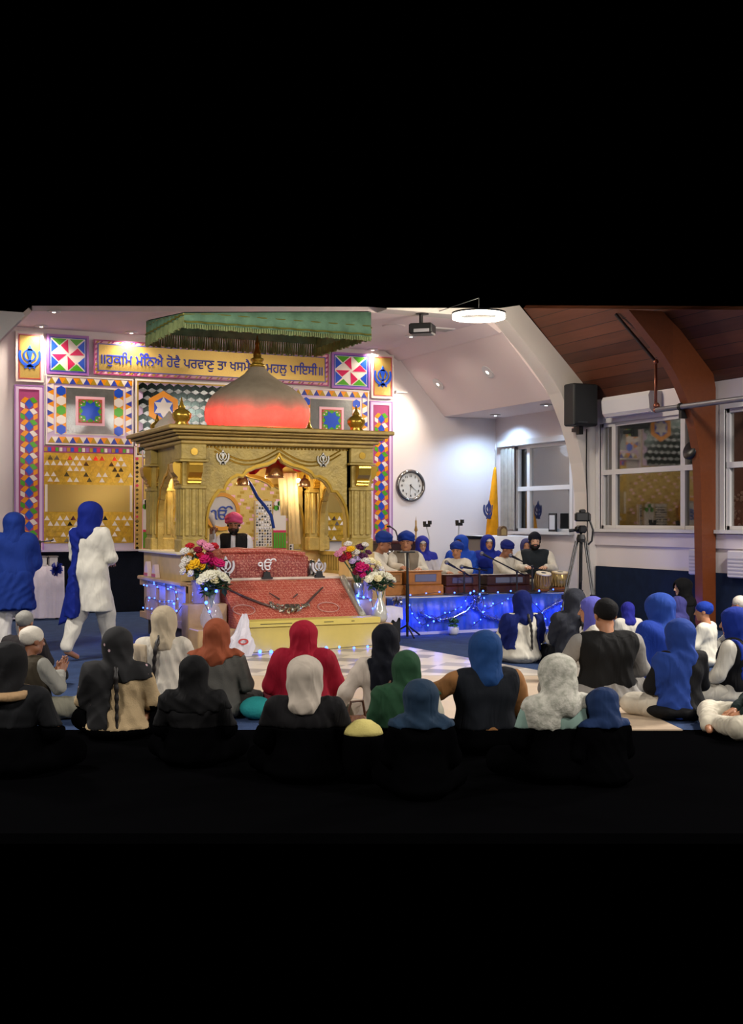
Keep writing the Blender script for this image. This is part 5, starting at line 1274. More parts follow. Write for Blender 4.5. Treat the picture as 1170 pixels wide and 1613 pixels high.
def small_box(px0, px1, py, Y, z0, dep, m_, name, label, cat, extra=None):
    a_, b_ = on_y(px0, HY, Y), on_y(px1, HY, Y); zt = on_y(px0, py, Y).z; o = thing(name, label, cat, ((a_.x+b_.x)/2, Y, z0))
    m = MB(); m.box((a_.x, Y, z0), (b_.x, Y+dep, zt), ch=.01); m.build('body', m_, o); return o, a_.x, b_.x, zt
o, xa, xb, zt = small_box(52, 65, 851, ty+.35, .824, .2, BLACK, 'black_device', 'black box shaped device on the white side table', 'device')
m = MB(); m.cyl((xa+.08, ty+.34, zt-.07), (xa+.08, ty+.352, zt-.07), .03, n=14); m.build('dial', mat('#4a4a50', .3, .5), o)
m = MB(); m.tube([(xb-.02, ty+.4, zt-.03), (xb+.15, ty+.4, zt-.01), (xb+.2, ty+.4, zt+.005)], .012, 6); m.build('arm', BLACK, o)
o, xa, xb, zt = small_box(62, 74, 878, ty+.08, .824, .15, cloth('#cfcbc8'), 'white_box', 'white box with a dark rim at the front of the side table', 'box')
m = MB(); m.box((xa-.01, ty+.07, zt), (xb+.01, ty+.24, zt+.02)); m.build('rim', mat('#77726f', .4), o)
o, xa, xb, zt = small_box(78, 91, 878, ty+.08, .824, .15, cloth('#c9c6c6'), 'white_box', 'white box beside the blue rosette on the side table', 'box')
m = MB(); m.box((xa-.01, ty+.07, zt), (xb+.01, ty+.24, zt+.02)); m.build('rim', mat('#77726f', .4), o)
mirror_rosette(on_y(89, 896, ty-.06), .115, 90, 9, mat('#222f8c', .3, .2), 'blue_rosette', 'blue ribbon rosette pinned to the corner of the white table cloth', 'rosette')

# ------------------------------------------------------------ right wall
Y0 = 16.02; a_, b_ = on_y(890.5, HY, Y0), on_y(929, HY, Y0); zt, zb = on_y(905, 606, Y0).z, on_y(905, 672, Y0).z
o = thing('loudspeaker', 'black loudspeaker hung on the white arch wall', 'speaker', ((a_.x+b_.x)/2, Y0, zb))
m = MB(); m.box((a_.x, Y0-.22, zb), (b_.x, Y0+.06, zt), ch=.02); m.build('cabinet', mat('#1c1f22', .6), o)
m = MB(); m.box((a_.x+.02, Y0-.235, zb+.03), (b_.x-.02, Y0-.22, zt-.02), ch=.006); m.build('grille', mat('#24282b', .8, 0, (300, .5)), o)
m = MB(); cxm = (a_.x+b_.x)/2; m.box((cxm-.03, Y0-.05, zb-.08), (cxm+.05, Y0+.13, zb-.02)); m.box((cxm-.06, Y0-.12, zb-.13), (cxm+.02, Y0-.04, zb+.0)); m.build('bracket', BLACK, o)
m = MB(); m.box((a_.x+.08, Y0-.238, zb+.05), (a_.x+.26, Y0-.234, zb+.062)); m.build('badge', mat('#55595e', .4, .5), o)
# air conditioner
ya, yb = on_x(1041, HY, XR-.02).y, on_x(966, HY, XR-.02).y; o = thing('air_conditioner', 'white wall air conditioner under the eave above the window', 'air conditioner', (XR-.12, (ya+yb)/2, 3.13))
m = MB(); m.prism([(0, 3.16), (-.17, 3.14), (-.23, 3.20), (-.25, 3.40), (-.22, 3.46), (0, 3.46)], lambda x, z, d: Vector((XR-.002+x, ya+d, z)), yb-ya); m.build('casing', mat('#d9d9dc', .35), o)
m = MB(); m.box((XR-.22, ya+.04, 3.146), (XR-.08, yb-.04, 3.156)); m.build('flap', mat('#b9b6c9', .4), o)
# white boxes on the wall below the sill
for pa, pb, za_, lab in ((1086, 1108, .76, 'left of the wooden beam'), (1147, 1180, .75, 'right of the wooden beam')):
    ya, yb = on_x(pb, HY, XR-.1).y, on_x(pa, HY, XR-.1).y; o = thing('wall_heater', 'white box on the wall above the blue wainscot, %s' % lab, 'heater', (XR-.1, (ya+yb)/2, za_), 0, 'white wall boxes')
    m = MB(); m.box((XR-.13, ya, za_), (XR-.001, yb, 1.12), ch=.015); m.build('casing', mat('#d8d3d8', .5), o)
    m = MB()
    for i in range(5): m.box((XR-.136, ya+.03, za_+.05+i*.05), (XR-.128, yb-.03, za_+.07+i*.05))
    m.build('grille', mat('#b9b4bc', .5), o)
# pipes
PXX = 10.95
p0, p1 = on_x(1034, 642, PXX), on_x(1230, 627, PXX); zz = 3.11
o = thing('sprinkler_pipe', 'grey horizontal pipe with a copper riser below the wooden ceiling', 'pipe', (PXX, p0.y, zz-.04))
m = MB(); m.cyl((PXX, p0.y, zz), (PXX, 8.0, zz), .038, n=14); m.build('main', mat('#85858d', .35, .6), o, smooth=False)
q = on_x(1031, 570, PXX); q2 = on_x(970, 490, PXX-.0)
up = on_slope(969, 489)
m = MB(); m.cyl((PXX, p0.y+.02, zz), (PXX, p0.y+.02, q.z), .022, n=12)
for z_ in (zz, q.z): m.ball((PXX, p0.y+.02, z_), .04, 10)
m.ball((PXX, p0.y+.0, zz+.06), .05, 10); m.build('riser', mat('#8a5443', .35, .7), o, smooth=True)
m = MB(); m.cyl((PXX, p0.y+.02, q.z), (up.x, up.y, up.z-.05), .024, n=10); m.build('upper_run', mat('#1d1414', .5), o)
m = MB(); t_ = on_x(1072, 640, PXX); m.lathe([(.042, -.02), (.055, -.02), (.055, .02), (.042, .02)], (0, 0, 0), 16, M=Matrix.Translation((PXX, t_.y, zz)) @ Matrix.Rotation(math.pi/2, 4, 'X')); m.box((PXX-.012, t_.y-.03, zz-.16), (PXX+.25, t_.y+.03, zz-.05)); m.build('hanger', BLACK, o)
# black round spot on the beam, cable down the arch
q = on_y(1089, 710, YBm+.2); o = thing('round_speaker', 'round black speaker fixed to the wooden beam', 'speaker', q)
m = MB(); m.lathe([(.0, -.09), (.07, -.08), (.13, -.02), (.14, .03), (.12, .05), (0, .055)], (0, 0, 0), 24, M=Matrix.Translation(q) @ Matrix.Rotation(math.radians(-70), 4, 'Y')); m.build('body', mat('#0e0f14', .35), o, smooth=True)
m = MB(); m.cyl(q, q+Vector((.12, 0, .02)), .025); m.build('bracket', BLACK, o)
m = MB(); x_ = on_y(924, HY, YA0-.02).x; m.tube([(x_, YA0-.02, 3.0), (x_-.01, YA0-.02, 2.4), (x_+.015, YA0-.02, 1.7), (x_, YA0-.02, .85)], .010, 6); tag(m.build('cable', BLACK), 'black cable running down the arch wall below the loudspeaker', 'cable')
# blossoming shrub outside
o = thing('blossom_shrub', 'white blossoming branches outside the large window', 'shrub', (13.0, 15.0, 0))
rnd = random.Random(11); m = MB(); tr = MB(); tr.tube([(13.0, 14.95, -.2), (13.05, 14.95, 1.3)], [.05, .03], 8)
for i in range(150):
    a_ = rnd.gauss(0, .26), rnd.gauss(0, .36); q = Vector((13.0+rnd.uniform(-.3, .3), 14.95+a_[0], 1.68+a_[1]*.65)); m.ball(q, rnd.uniform(.012, .035), 6)
    if i % 5 == 0: tr.tube([(13.03, 14.95, 1.15), (q+Vector((0, 0, -.1))), q], .006, 5)
tr.build('branches', mat('#3a2f26', .9), o); tag(m.build('blossoms', mat('#e8e0d8', .7), o), kind='stuff')
# ------------------------------------------------------------ camera on a tripod
s_ = 137; base_ = foot(915, s_); o = thing('camera_tripod', 'black video camera on a tall tripod in front of the arch', 'tripod', base_)
tp = lambda px, py, dl=0: at(px, py, FPX/s_+dl)
legs = [(tp(908, 853), foot(868, 143)), (tp(922, 853), foot(948, 143)), (tp(915, 853, .1), foot(912, 126))]
for a_, b_ in legs:
    mid = a_.lerp(b_, .48); m = MB(); d = (b_-a_).normalized()
    sd = d.cross(Vector((0, 1, 0))).normalized()*.014
    m.tube([a_+sd, mid+sd], .010, 7); m.tube([a_-sd, mid-sd], .010, 7); m.tube([a_.lerp(b_, .4), b_], .012, 8); lg_ = m.build('leg', BLACK, o)
    m = MB(); m.box(tuple(mid-Vector((.03, .02, .025))), tuple(mid+Vector((.03, .02, .025)))); m.build('leg_clamp', DKMETAL, lg_)
    m = MB(); m.ball(b_+Vector((0, 0, .015)), .02, 8); m.build('foot', BLACK, lg_)
m = MB(); c_ = tp(915, 846); m.cyl(c_-Vector((0, 0, .5)), c_+Vector((0, 0, .12)), .016, n=10); m.lathe([(.05, -.06), (.055, -.02), (.04, .03)], c_, 14); m.build('centre_column', BLACK, o)
m = MB(); h_ = tp(915, 833); m.box(tuple(h_-Vector((.05, .05, .05))), tuple(h_+Vector((.05, .05, .04))), ch=.015); m.cyl(h_-Vector((.07, 0, 0)), h_+Vector((.07, 0, 0)), .028, n=12)
m.tube([h_, tp(906, 835), tp(896, 836)], [.012, .016, .02], 8); m.build('pan_head', DKMETAL, o)
CM = Matrix.Translation(tp(917, 814)) @ Matrix.Rotation(math.radians(-18), 4, 'Z')
m = MB(); m.box((-.085, -.04, -.055), (.085, .04, .05), M=CM, ch=.015); m.box((-.035, -.03, .045), (.035, .035, .085), M=CM, ch=.012); m.box((.05, -.05, -.05), (.09, .05, .04), M=CM, ch=.012); cb = m.build('camera_body', BLACK, o)
m = MB(); m.cyl(CM @ Vector((0, .03, 0)), CM @ Vector((0, .16, 0)), .042, .046, 18); m.build('camera_lens', DKMETAL, cb)
m = MB(); m.tube([CM @ Vector((.08, 0, -.02)), tp(934, 835), tp(932, 852), tp(926, 858)], .012, 6); m.build('strap', BLACK, cb)

# ------------------------------------------------------------ bags and cushions on the floor among the people
q = foot(400, 205); m = MB(); m.ball((q.x+.02, q.y, .09), (.13, .12, .088), 20); tag(m.build('cushion', cloth('#2f9d9d'), smooth=True), 'turquoise round bag on the carpet between the grey jumper and the red shawl', 'bag')
q = foot(563, 226); o = thing('handbag', 'brown leather handbag on the floor left of the black scarf tail', 'bag', (q.x, q.y, 0))
m = MB(); m.box((q.x-.10, q.y-.05, .0), (q.x+.08, q.y+.06, .17), ch=.03); m.build('body', mat('#6a4126', .45, 0, (30, .2), .2), o)
m = MB(); m.tube([(q.x-.08, q.y, .16), (q.x-.05, q.y, .27), (q.x+.04, q.y, .27), (q.x+.06, q.y, .16)], .01, 6); m.build('strap', mat('#4a2a18', .5), o)
q = foot(553, 212); m = MB(); m.lathe([(.04, 0), (.055, .02), (.06, .17), (.05, .175), (.045, .02)], (q.x-.05, q.y+.12, 0), 16); tag(m.build('green_cup', mat('#1f6b5a', .4), smooth=True), 'dark green cup standing beside the brown handbag', 'cup')
# ------------------------------------------------------------ people: smooth implicit bodies and garments
def cap(p, a, b, ra, rb):
    a, b = np.array(a, float), np.array(b, float); ba = b-a; pa = p-a
    h = np.clip(pa @ ba/max(1e-9, ba @ ba), 0, 1)
    return np.linalg.norm(pa-h[:, None]*ba, axis=1)-(ra+(rb-ra)*h)
def ell(p, c, r):
    q = (p-np.array(c, float)); r = np.array(r, float)
    k0 = np.linalg.norm(q/r, axis=1); k1 = np.linalg.norm(q/(r*r), axis=1)+1e-9
    return k0*(k0-1)/k1
def smin(a, b, k):
    h = np.clip(.5+.5*(b-a)/k, 0, 1); return b*(1-h)+a*h-k*h*(1-h)
def union(p, prims, k=.03):
    d = None
    for q in prims:
        x = cap(p, *q[1:]) if q[0] == 'c' else ell(p, *q[1:])
        d = x if d is None else smin(d, x, k)
    return d

# head, with eyes, nose, mouth, ears
def f_head(p):
    d = union(p, [('e', (0, -.018, .032), (.074, .094, .083)), ('e', (0, .022, -.028), (.060, .070, .084)), ('e', (0, .058, -.092), (.026, .026, .022)), ('c', (-.04, .01, -.07), (.04, .01, -.07), .032, .032)], .03)
    d = smin(d, cap(p, (0, -.015, -.07), (0, -.04, -.20), .052, .058), .025)
    d = smin(d, cap(p, (0, .084, .012), (0, .106, -.030), .008, .0135), .012)
    for s in (-1, 1):
        d = smin(d, ell(p, (s*.030, .074, .024), (.026, .014, .009)), .012)
        d = -smin(-d, ell(p, (s*.031, .098, .004), (.017, .017, .012)), .008)
        d = smin(d, ell(p, (s*.031, .074, .003), (.014, .013, .011)), .003)
        d = smin(d, ell(p, (s*.077, -.012, -.004), (.012, .024, .034)), .008)
        d = smin(d, ell(p, (s*.011, .098, -.034), (.010, .010, .008)), .006)
    d = smin(d, ell(p, (0, .083, -.054), (.024, .010, .006)), .006); d = smin(d, ell(p, (0, .081, -.064), (.020, .010, .007)), .006)
    return d
HV, HQ = surfnets(f_head, (-.10, -.13, -.23), (.10, .13, .13), .0058)
def head_slots(beard):
    c = HV[HQ].mean(1); x, y, z = np.abs(c[:, 0]), c[:, 1], c[:, 2]
    s = np.zeros(len(c), int)
    s[((x-.031)**2+((z-.003)*1.5)**2 < .0088**2) & (y > .06)] = 1
    s[(np.abs(z-.027-.06*(.03-x)*(x > .03)) < .0046) & (x > .013) & (x < .052) & (y > .055)] = 2
    s[(np.abs(z+.059) < .0085) & (x < .024-.25*np.abs(z+.059)) & (y > .072)] = 3
    if beard:
        s[(z < -.045) & (y > .0) & ~((np.abs(z+.058) < .006) & (x < .02)) & (z > -.14)] = 2
        s[(z < -.0) & (x > .055) & (y > -.01) & (z > -.13)] = 2
        s[(np.abs(z+.046) < .007) & (x < .03) & (y > .07)] = 2
    return s
# one hand: wrist at the origin, fingers towards +y, palm towards -z, thumb towards +x
def f_hand(p, curl):
    d = union(p, [('c', (-.022, .02, 0), (-.026, .085, .002), .017, .014), ('c', (0, .02, 0), (0, .09, .004), .018, .014), ('c', (.022, .02, 0), (.024, .085, .002), .018, .013), ('c', (0, -.05, 0), (0, .02, 0), .026, .022)], .012)
    for i, (x, y, L, r, sp_) in enumerate(((.027, .088, .074, .0088, .10), (.009, .094, .083, .009, .02), (-.010, .091, .077, .0086, -.06), (-.027, .082, .060, .0076, -.16))):
        q = np.array((x, y, .002)); ang = 0
        for k, fr in enumerate((.45, .31, .24)):
            ang += curl*(.8, 1.1, .8)[k]; n_ = q+L*fr*np.array((math.sin(sp_)*math.cos(ang), math.cos(sp_)*math.cos(ang), -math.sin(ang)))
            d = smin(d, cap(p, q, n_, r*(1-.09*k), r*(1-.09*(k+1))), .005); q = n_
    d = smin(d, cap(p, (.020, .018, -.004), (.046, .050, -.012), .015, .011), .010); d = smin(d, cap(p, (.046, .050, -.012), (.056, .078, -.020), .0105, .009), .004); d = smin(d, cap(p, (.056, .078, -.020), (.055, .098, -.026), .009, .0075), .004)
    return d
HANDS = {k: surfnets(lambda p: f_hand(p, c), (-.06, -.09, -.11), (.085, .19, .045), .0052) for k, c in (('flat', .16), ('curl', .55), ('grip', .95))}
SKINS = {'tan': ('#b07a58', '#8c5346'), 'brown': ('#8a5a40', '#6c3b32'), 'light': ('#c79a7c', '#a8665a')}
HAIRM = mat('#120d0c', .5); EYEM = mat('#140d0a', .25)
def frame_from(d, up):
    y = Vector(d).normalized(); z = (Vector(up)-y*y.dot(Vector(up))).normalized(); x = y.cross(z); return Matrix((x, y, z)).transposed()

def person(label, foot_pt, scale, rz, kam='#cfc8bc', trou='#cfc8bc', vest=None, sleeve=None, head=('scarf', '#1b2f8f'), arms='lap', hands=('flat', 'flat'), lean=0., hyaw=0., hpitch=-4., skin='tan',
           braid=False, cape=None, strips=(), stand=False, group='people seated on the floor', beard=False, wide=1., legs='cross', extra_drape=None, band=None, knit=False, glasses=False, step=0., open_face=.0, kscale=1., low=None, strap=None, spread=.85, fwd=1., collar=None):
    """head: (kind, colour); strips: (x0, x1, z0, side) pieces of the scarf lying on the torso; all lengths for a person 0.83 m tall seated"""
    o = thing('person', label, 'person', foot_pt, math.radians(rz), group)
    dz = .80 if stand else 0.
    zl = .002 if low is None else max(.002, (low-foot_pt[2])/scale)      # front rows: top garments end here, then an added black garment merges with the void
    th_ = math.radians(lean)
    def L(v):
        x, y, z = v; z0 = .10+dz; yy = y*math.cos(th_)+(z-z0)*math.sin(th_); zz = z0+(z-z0)*math.cos(th_)-y*math.sin(th_); return np.array((x, yy, zz))
    w_ = wide
    sh = {s: L((s*.175*w_, -.01, .485+dz)) for s in (-1, 1)}
    A = {}
    def arm(s, e, wr): A[s] = (sh[s], L((s*e[0]*w_, e[1], e[2]+dz)), L((s*wr[0], wr[1], wr[2]+dz)))
    kinds = arms if isinstance(arms, tuple) else (arms, arms)
    for s, kd in zip((-1, 1), kinds):
        if kd == 'lap': arm(s, (.245, .06, .27), (.10, .26, .17))
        elif kd == 'knee': arm(s, (.255, .10, .27), (.235, .33, .20))
        elif kd == 'keys': arm(s, (.235, .13, .30), (.13, .38, .33))
        elif kd == 'reach': arm(s, (.22, .22, .36), (.12, .46, .36))
        elif kd == 'clasp': arm(s, (.22, .13, .29), (.03, .30, .38))
        elif kd == 'prop': arm(s, (.31, -.02, .29), (.40, .06, .07))
        elif kd == 'out': arm(s, (.34, .10, .36), (.46, .30, .30))
        elif kd == 'front': arm(s, (.225, .05, .25), (.09, .22, .20))
        elif kd == 'up': arm(s, (.27, .12, .34), (.26, .24, .56))
        elif kd == 'hang': arm(s, (.225, -.02, .24), (.22, .05, .02))
    hc = L((0, .03+.0, .692+dz))
    RH = np.array((Matrix.Rotation(math.radians(hyaw), 3, 'Z') @ Matrix.Rotation(math.radians(hpitch)-th_*.6, 3, 'X')))
    def tohead(p): return (p-hc) @ RH
    def torso(i, low=True):
        t = [('c', L((-.06*w_, .0, .17+dz)), L((.06*w_, 0, .17+dz)), .115+i, .115+i), ('c', L((-.045*w_, .0, .28+dz)), L((.045*w_, .0, .28+dz)), .105+i, .105+i),
             ('c', L((-.07*w_, .0, .40+dz)), L((.07*w_, .0, .40+dz)), .108+i, .108+i), ('c', L((-.13*w_, -.015, .478+dz)), L((.13*w_, -.015, .478+dz)), .062+i, .062+i)]
        if low: t.append(('e', (0, -.01, .115+dz), (.175*w_+i, .135+i, .12+i)))
        return t
    def armp(i, wr=1.):
        t = []
        for s in (-1, 1):
            a, e, q = A[s]; e2 = e+(q-e)*wr
            t += [('c', a, e, .056+i, .044+i), ('c', e, e2, .043+i, .033+i*.9)]
        return t
    def leg(s, i):
        if stand:
            k = step*s; return [('c', (s*.085, 0, .86), (s*.10, .03+k*.5, .48), .085+i*1.5, .062+i*1.7), ('c', (s*.10, .03+k*.5, .48), (s*.10, k-.05*(k < 0), .10+.05*(k < 0)), .060+i*1.6, .042+i)]
        if legs == 'kneeup' and s > 0: return [('c', (s*.09, .03, .11), (s*.26, .30, .40), .095+i, .068+i), ('c', (s*.26, .30, .40), (s*.24, .52, .06), .062+i, .045+i)]
        return [('c', (s*.10, .02, .10), (s*.33*w_*spread, .28*fwd, .105), .090+i, .068+i), ('c', (s*.33*w_*spread, .28*fwd, .105), (-s*.04, .36*fwd+.03*s, .07), .062+i, .046+i)]
    def footp(s):
        if stand: k = step*s; return [('c', (s*.10, k-.05, .05+.05*(k < 0)), (s*.11, k+.13, .03), .034, .028)]
        if legs == 'kneeup' and s > 0: return [('c', (s*.24, .52, .05), (s*.25, .66, .035), .035, .026)]
        return [('c', (-s*.04, .36*fwd+.03*s, .06), (-s*.16, .38*fwd+.03*s, .04), .036, .026)]
    # --- body
    nk = hc+RH @ np.array((0, -.035, -.17))
    bp = torso(0)+armp(0)+leg(-1, 0)+leg(1, 0)+footp(-1)+footp(1)+[('c', L((0, -.02, .50+dz)), nk, .058, .056)]
    lo, hi = (-.60, -.25, -.01), (.60, .75, 1.75 if stand else .9)
    def trim(pr, m_=.04):
        P = []
        for q in pr:
            if q[0] == 'c': P += [np.array(q[1])-max(q[3], q[4]), np.array(q[2])-max(q[3], q[4]), np.array(q[1])+max(q[3], q[4]), np.array(q[2])+max(q[3], q[4])]
            else: P += [np.array(q[1])-np.array(q[2]), np.array(q[1])+np.array(q[2])]
        P = np.array(P); return P.min(0)-m_, P.max(0)+m_
    lo, hi = trim(bp)
    V, Q = surfnets(lambda p: np.maximum(union(p, bp, .03), -p[:, 2]+.002), lo, hi, .019)
    mi = [0]*len(Q); Vs = [V]; Qs = [Q]; o_ = len(V)
    Vs.append(HV @ RH.T+hc); Qs.append(HQ+o_); o_ += len(HV); mi += list(head_slots(beard))
    for s in (-1, 1):
        hv, hq = HANDS[hands[0 if s < 0 else 1]]
        a, e, q = A[s]; d = Vector(q-e)
        up = Vector((s*.25, -.1, 1.)) if kinds[0 if s < 0 else 1] != 'clasp' else Vector((-s*-1.0, 0, .3))
        if kinds[0 if s < 0 else 1] in ('keys', 'reach', 'lap', 'knee', 'front'): d = d.normalized()+Vector((0, .5, -.1))
        if kinds[0 if s < 0 else 1] == 'clasp': up = Vector((s, -.2, .2)); d = Vector((-s*.1, .5, .75))
        Mh = np.array(frame_from(d, up)); v = hv.copy()
        if s > 0: v[:, 0] *= -1
        Vs.append(v @ Mh.T*1.02+q); Qs.append((hq if s < 0 else hq[:, ::-1])+o_); o_ += len(v); mi += [0]*len(hq)
    sk, lip = SKINS[skin]
    body = link_mesh('body', np.concatenate(Vs)*scale, np.concatenate(Qs), [mat(sk, .5, 0, None, .08), EYEM, HAIRM, mat(lip, .5)], o, True, True, mi, False)
    ph = random.Random(label).uniform(0, 6)
    def folds(p, a):
        u = 15*p[:, 2]+7*np.sin(6*p[:, 0]+ph)+9*np.abs(p[:, 0])+6*p[:, 1]
        return a*(2.6*(.6-np.abs(np.sin(u)))+.6*np.sin(31*p[:, 0]+9*p[:, 2]+ph)*np.sin(13*p[:, 2]+ph))
    def garment(name, pr, h, colr, k=.035, cut=None, fold=.003, material=None, sub=None, base=False):
        lo, hi = trim(pr)
        def f(p):
            d = union(p, pr, k)-folds(p, fold)
            if cut is not None: d = np.maximum(d, cut(p))
            if sub is not None: d = np.maximum(d, -sub(p))
            return np.maximum(d, (.001 if base else zl-.001)-p[:, 2])
        V, Q = surfnets(f, lo, hi, h)
        return link_mesh(name, V*scale, Q, material or fabric(colr), o, True, True, None, False)
    # --- trousers, tunic, waistcoat
    if low is not None:
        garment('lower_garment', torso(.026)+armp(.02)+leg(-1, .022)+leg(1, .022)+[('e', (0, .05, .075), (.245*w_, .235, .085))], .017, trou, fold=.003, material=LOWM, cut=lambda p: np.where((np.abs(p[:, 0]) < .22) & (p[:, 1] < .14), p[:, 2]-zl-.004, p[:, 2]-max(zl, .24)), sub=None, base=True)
    else: garment('trousers', leg(-1, .022)+leg(1, .022)+[('e', (0, 0, .115+dz), (.18*w_, .14, .115))], .017, trou, fold=.004)
    skirt = []
    if stand: skirt = [('c', (-.06, .0, .86), (-.09, .0, .52), .135, .15), ('c', (.06, .0, .86), (.09, .0, .52), .135, .15)]
    else: skirt = [('e', (0, .05, .075), (.245*w_*kscale, .235*kscale, .085))]
    hem = (lambda p: .50-p[:, 2]) if stand else None
    km = mat(kam, .9, 0, (120, .22), .12) if knit else None
    garment('kameez', torso(.02)+armp(.016, .93)+skirt, .0145, kam, cut=hem, fold=.0035, material=km)
    if vest:
        vcut = lambda p: np.maximum(np.abs(p[:, 0]-L((0, 0, .4+dz))[0])-.195*w_, np.maximum(.13+dz-p[:, 2], -.10+(np.abs(p[:, 0])*-1+.05)*0-1))
        opening = (lambda p: np.maximum(np.abs(p[:, 0])-.03, .02-p[:, 1])) if vest[1] else None
        garment('waistcoat', torso(.036, False), .014, vest[0], cut=vcut, fold=.002, sub=opening)
    # --- head covering
    kind, hcol = head[0], head[1]
    def tors(p, i): return union(p, torso(i)+armp(i-.004), .035)
    if kind == 'scarf':
        full = 1.13*(head[2] if len(head) > 2 else 1.)
        def f(p):
            q = tohead(p)
            d = union(q, [('e', (0, -.024, .022), (.100*full, .120*full, .112)), ('e', (0, -.02, -.055), (.092*full, .098*full, .10)), ('c', (0, -.035, -.09), (0, -.045, -.19), .088*full, .118)], .04)
            d = np.maximum(d, -ell(q, (0, .105, -.022+open_face), (.062, .098, .092)))
            if cape is not None:
                zc = cape+dz; e = np.maximum(union(p, torso(.029)+armp(.022, .4), .05), (zc+.10*np.abs(p[:, 0]))-p[:, 2]); d = smin(d, e, .04)
            for (x0, x1, z0, side) in strips:
                e = union(p, torso(.036)+armp(.03, .2)+([('c', (-.05, -.05, .86), (-.07, -.05, .45), .16, .19), ('c', (.05, -.05, .86), (.07, -.05, .45), .16, .19)] if stand else [('e', (0, .0, .085), (.21, .17, .11))]), .04)
                e = np.maximum(e, np.maximum(x0-p[:, 0]+.02*np.sin(9*p[:, 2]), p[:, 0]-x1+.02*np.sin(7*p[:, 2]+1)))
                e = np.maximum(e, z0+dz-p[:, 2]); e = np.maximum(e, p[:, 2]-(.56+dz))
                e = np.maximum(e, p[:, 1]-.03) if side == 'back' else np.maximum(e, .0-p[:, 1])
                d = smin(d, e, .02)
            d = np.maximum(d, zl-.001-p[:, 2])
            return d+.011*(np.abs(np.sin(17*q[:, 2]+15*q[:, 1]+4*np.sin(9*q[:, 0]+ph)+ph))-.6)*np.clip((.10-q[:, 2])*6, .25, 1)+.007*(np.abs(np.sin(24*q[:, 0]+5*np.sin(8*q[:, 2]+ph)))-.6)*np.clip((-.02-q[:, 2])*8, 0, 1)
        low = min([.30 if cape is None else cape-.02]+[s[2] for s in strips]) if (cape is not None or strips) else .50
        V, Q = surfnets(f, (-.32, -.30 if not stand else -.32, max(0.004, low+dz-.05)), (.32, .27, hc[2]+.19), .0125)
        hm = head[3] if len(head) > 3 else fabric(hcol)
        so = link_mesh('headscarf', V*scale, Q, hm, o, True, True, None, False)
    elif kind in ('turban', 'patka', 'cap'):
        def f(p):
            q = tohead(p)
            if kind == 'turban':
                d = union(q, [('e', (0, -.022, .080), (.102, .120, .086)), ('c', (-.05, -.05, .05), (.05, -.05, .05), .072, .072)], .04); d = np.maximum(d, .012-.10*(q[:, 1] < 9)*np.clip(-q[:, 1], 0, .09)*4-q[:, 2]+.14*np.clip(q[:, 1], 0, 1))
                d = d-.0045*np.sin(95*(q[:, 2]+.55*np.abs(q[:, 0]))+8*q[:, 1])
            elif kind == 'patka':
                d = union(q, [('e', (0, -.020, .045), (.088, .108, .084)), ('e', (0, .025, .118), (.034, .034, .030))], .03); d = np.maximum(d, .018-np.clip(-q[:, 1], 0, .1)*.5-q[:, 2]+.10*np.clip(q[:, 1], 0, 1))-.0025*np.sin(80*q[:, 2]+60*np.abs(q[:, 0]))
            else:
                d = ell(q, (0, -.022, .040), (.092, .112, .092)); d = np.maximum(d, -.012-np.clip(-q[:, 1], 0, .12)*.35-q[:, 2]+.45*np.clip(q[:, 1], 0, 1))-.002*np.sin(60*q[:, 2]+30*q[:, 1])
            return d
        V, Q = surfnets(f, hc-np.array((.17, .19, .12)), hc+np.array((.17, .19, .20)), .0095)
        so = link_mesh('headscarf' if kind == 'cap' else kind, V*scale, Q, cloth(hcol, .14, .8), o, True, True, None, False)
    if band:                                              # under-scarf or edge showing above the forehead
        def f(p): q = tohead(p); d = ell(q, (0, -.012, .020), (.085, .106, .098)); return np.maximum(d, np.maximum(.030-q[:, 2], .01-q[:, 1]))
        V, Q = surfnets(f, hc-np.array((.14, .14, .1)), hc+np.array((.14, .16, .15)), .009); link_mesh('headband', V*scale, Q, cloth(band), o, True, True, None, False)
    if extra_drape:                                       # a second cloth: (colour, x0, x1, z0, z1, inflation)
        c_, x0, x1, z0, z1, inf = extra_drape
        def f(p):
            e = union(p, torso(inf)+armp(inf-.008, .5)+([('e', (0, .03, .08), (.26*w_, .24, .11))] if not stand else []), .05)
            e = np.maximum(e, np.maximum(x0-p[:, 0], p[:, 0]-x1)); return np.maximum(e, np.maximum(np.maximum(z0+dz, zl-.001)-p[:, 2], p[:, 2]-z1-dz))-.004*np.sin(25*p[:, 2]+20*p[:, 0]+ph)
        V, Q = surfnets(f, (-.45, -.3, max(.003, z0+dz-.03)), (.45, .35, z1+dz+.04), .014); link_mesh('shawl', V*scale, Q, fabric(c_), o, True, True, None, False)
    if braid:
        x_, zb = braid; pts = [hc+RH @ np.array((x_*.2, -.105, -.10)), L((x_*.7, -.165, .48+dz)), L((x_, -.165, .36+dz)), L((x_*1.05, -.165, .24+dz)), (x_*1.1, -.17, zb+dz)]
        P = resample([Vector(q) for q in pts], 30); m = MB(); m.tube([q*scale for q in P], [(.020-.009*i/29)*(1+.22*math.sin(i*1.7))*scale for i in range(30)], 8); m.build('braid', HAIRM, o, smooth=True, local=True)
    if collar:
        m = MB(); m.tube([Vector(L((.150*math.cos(t), -.02+.135*math.sin(t), .512+dz+.012*math.sin(t))))*scale for t in np.linspace(0, 6.2, 28)], .030*scale, 8); m.build('collar', fabric(collar), o, smooth=True, local=True)
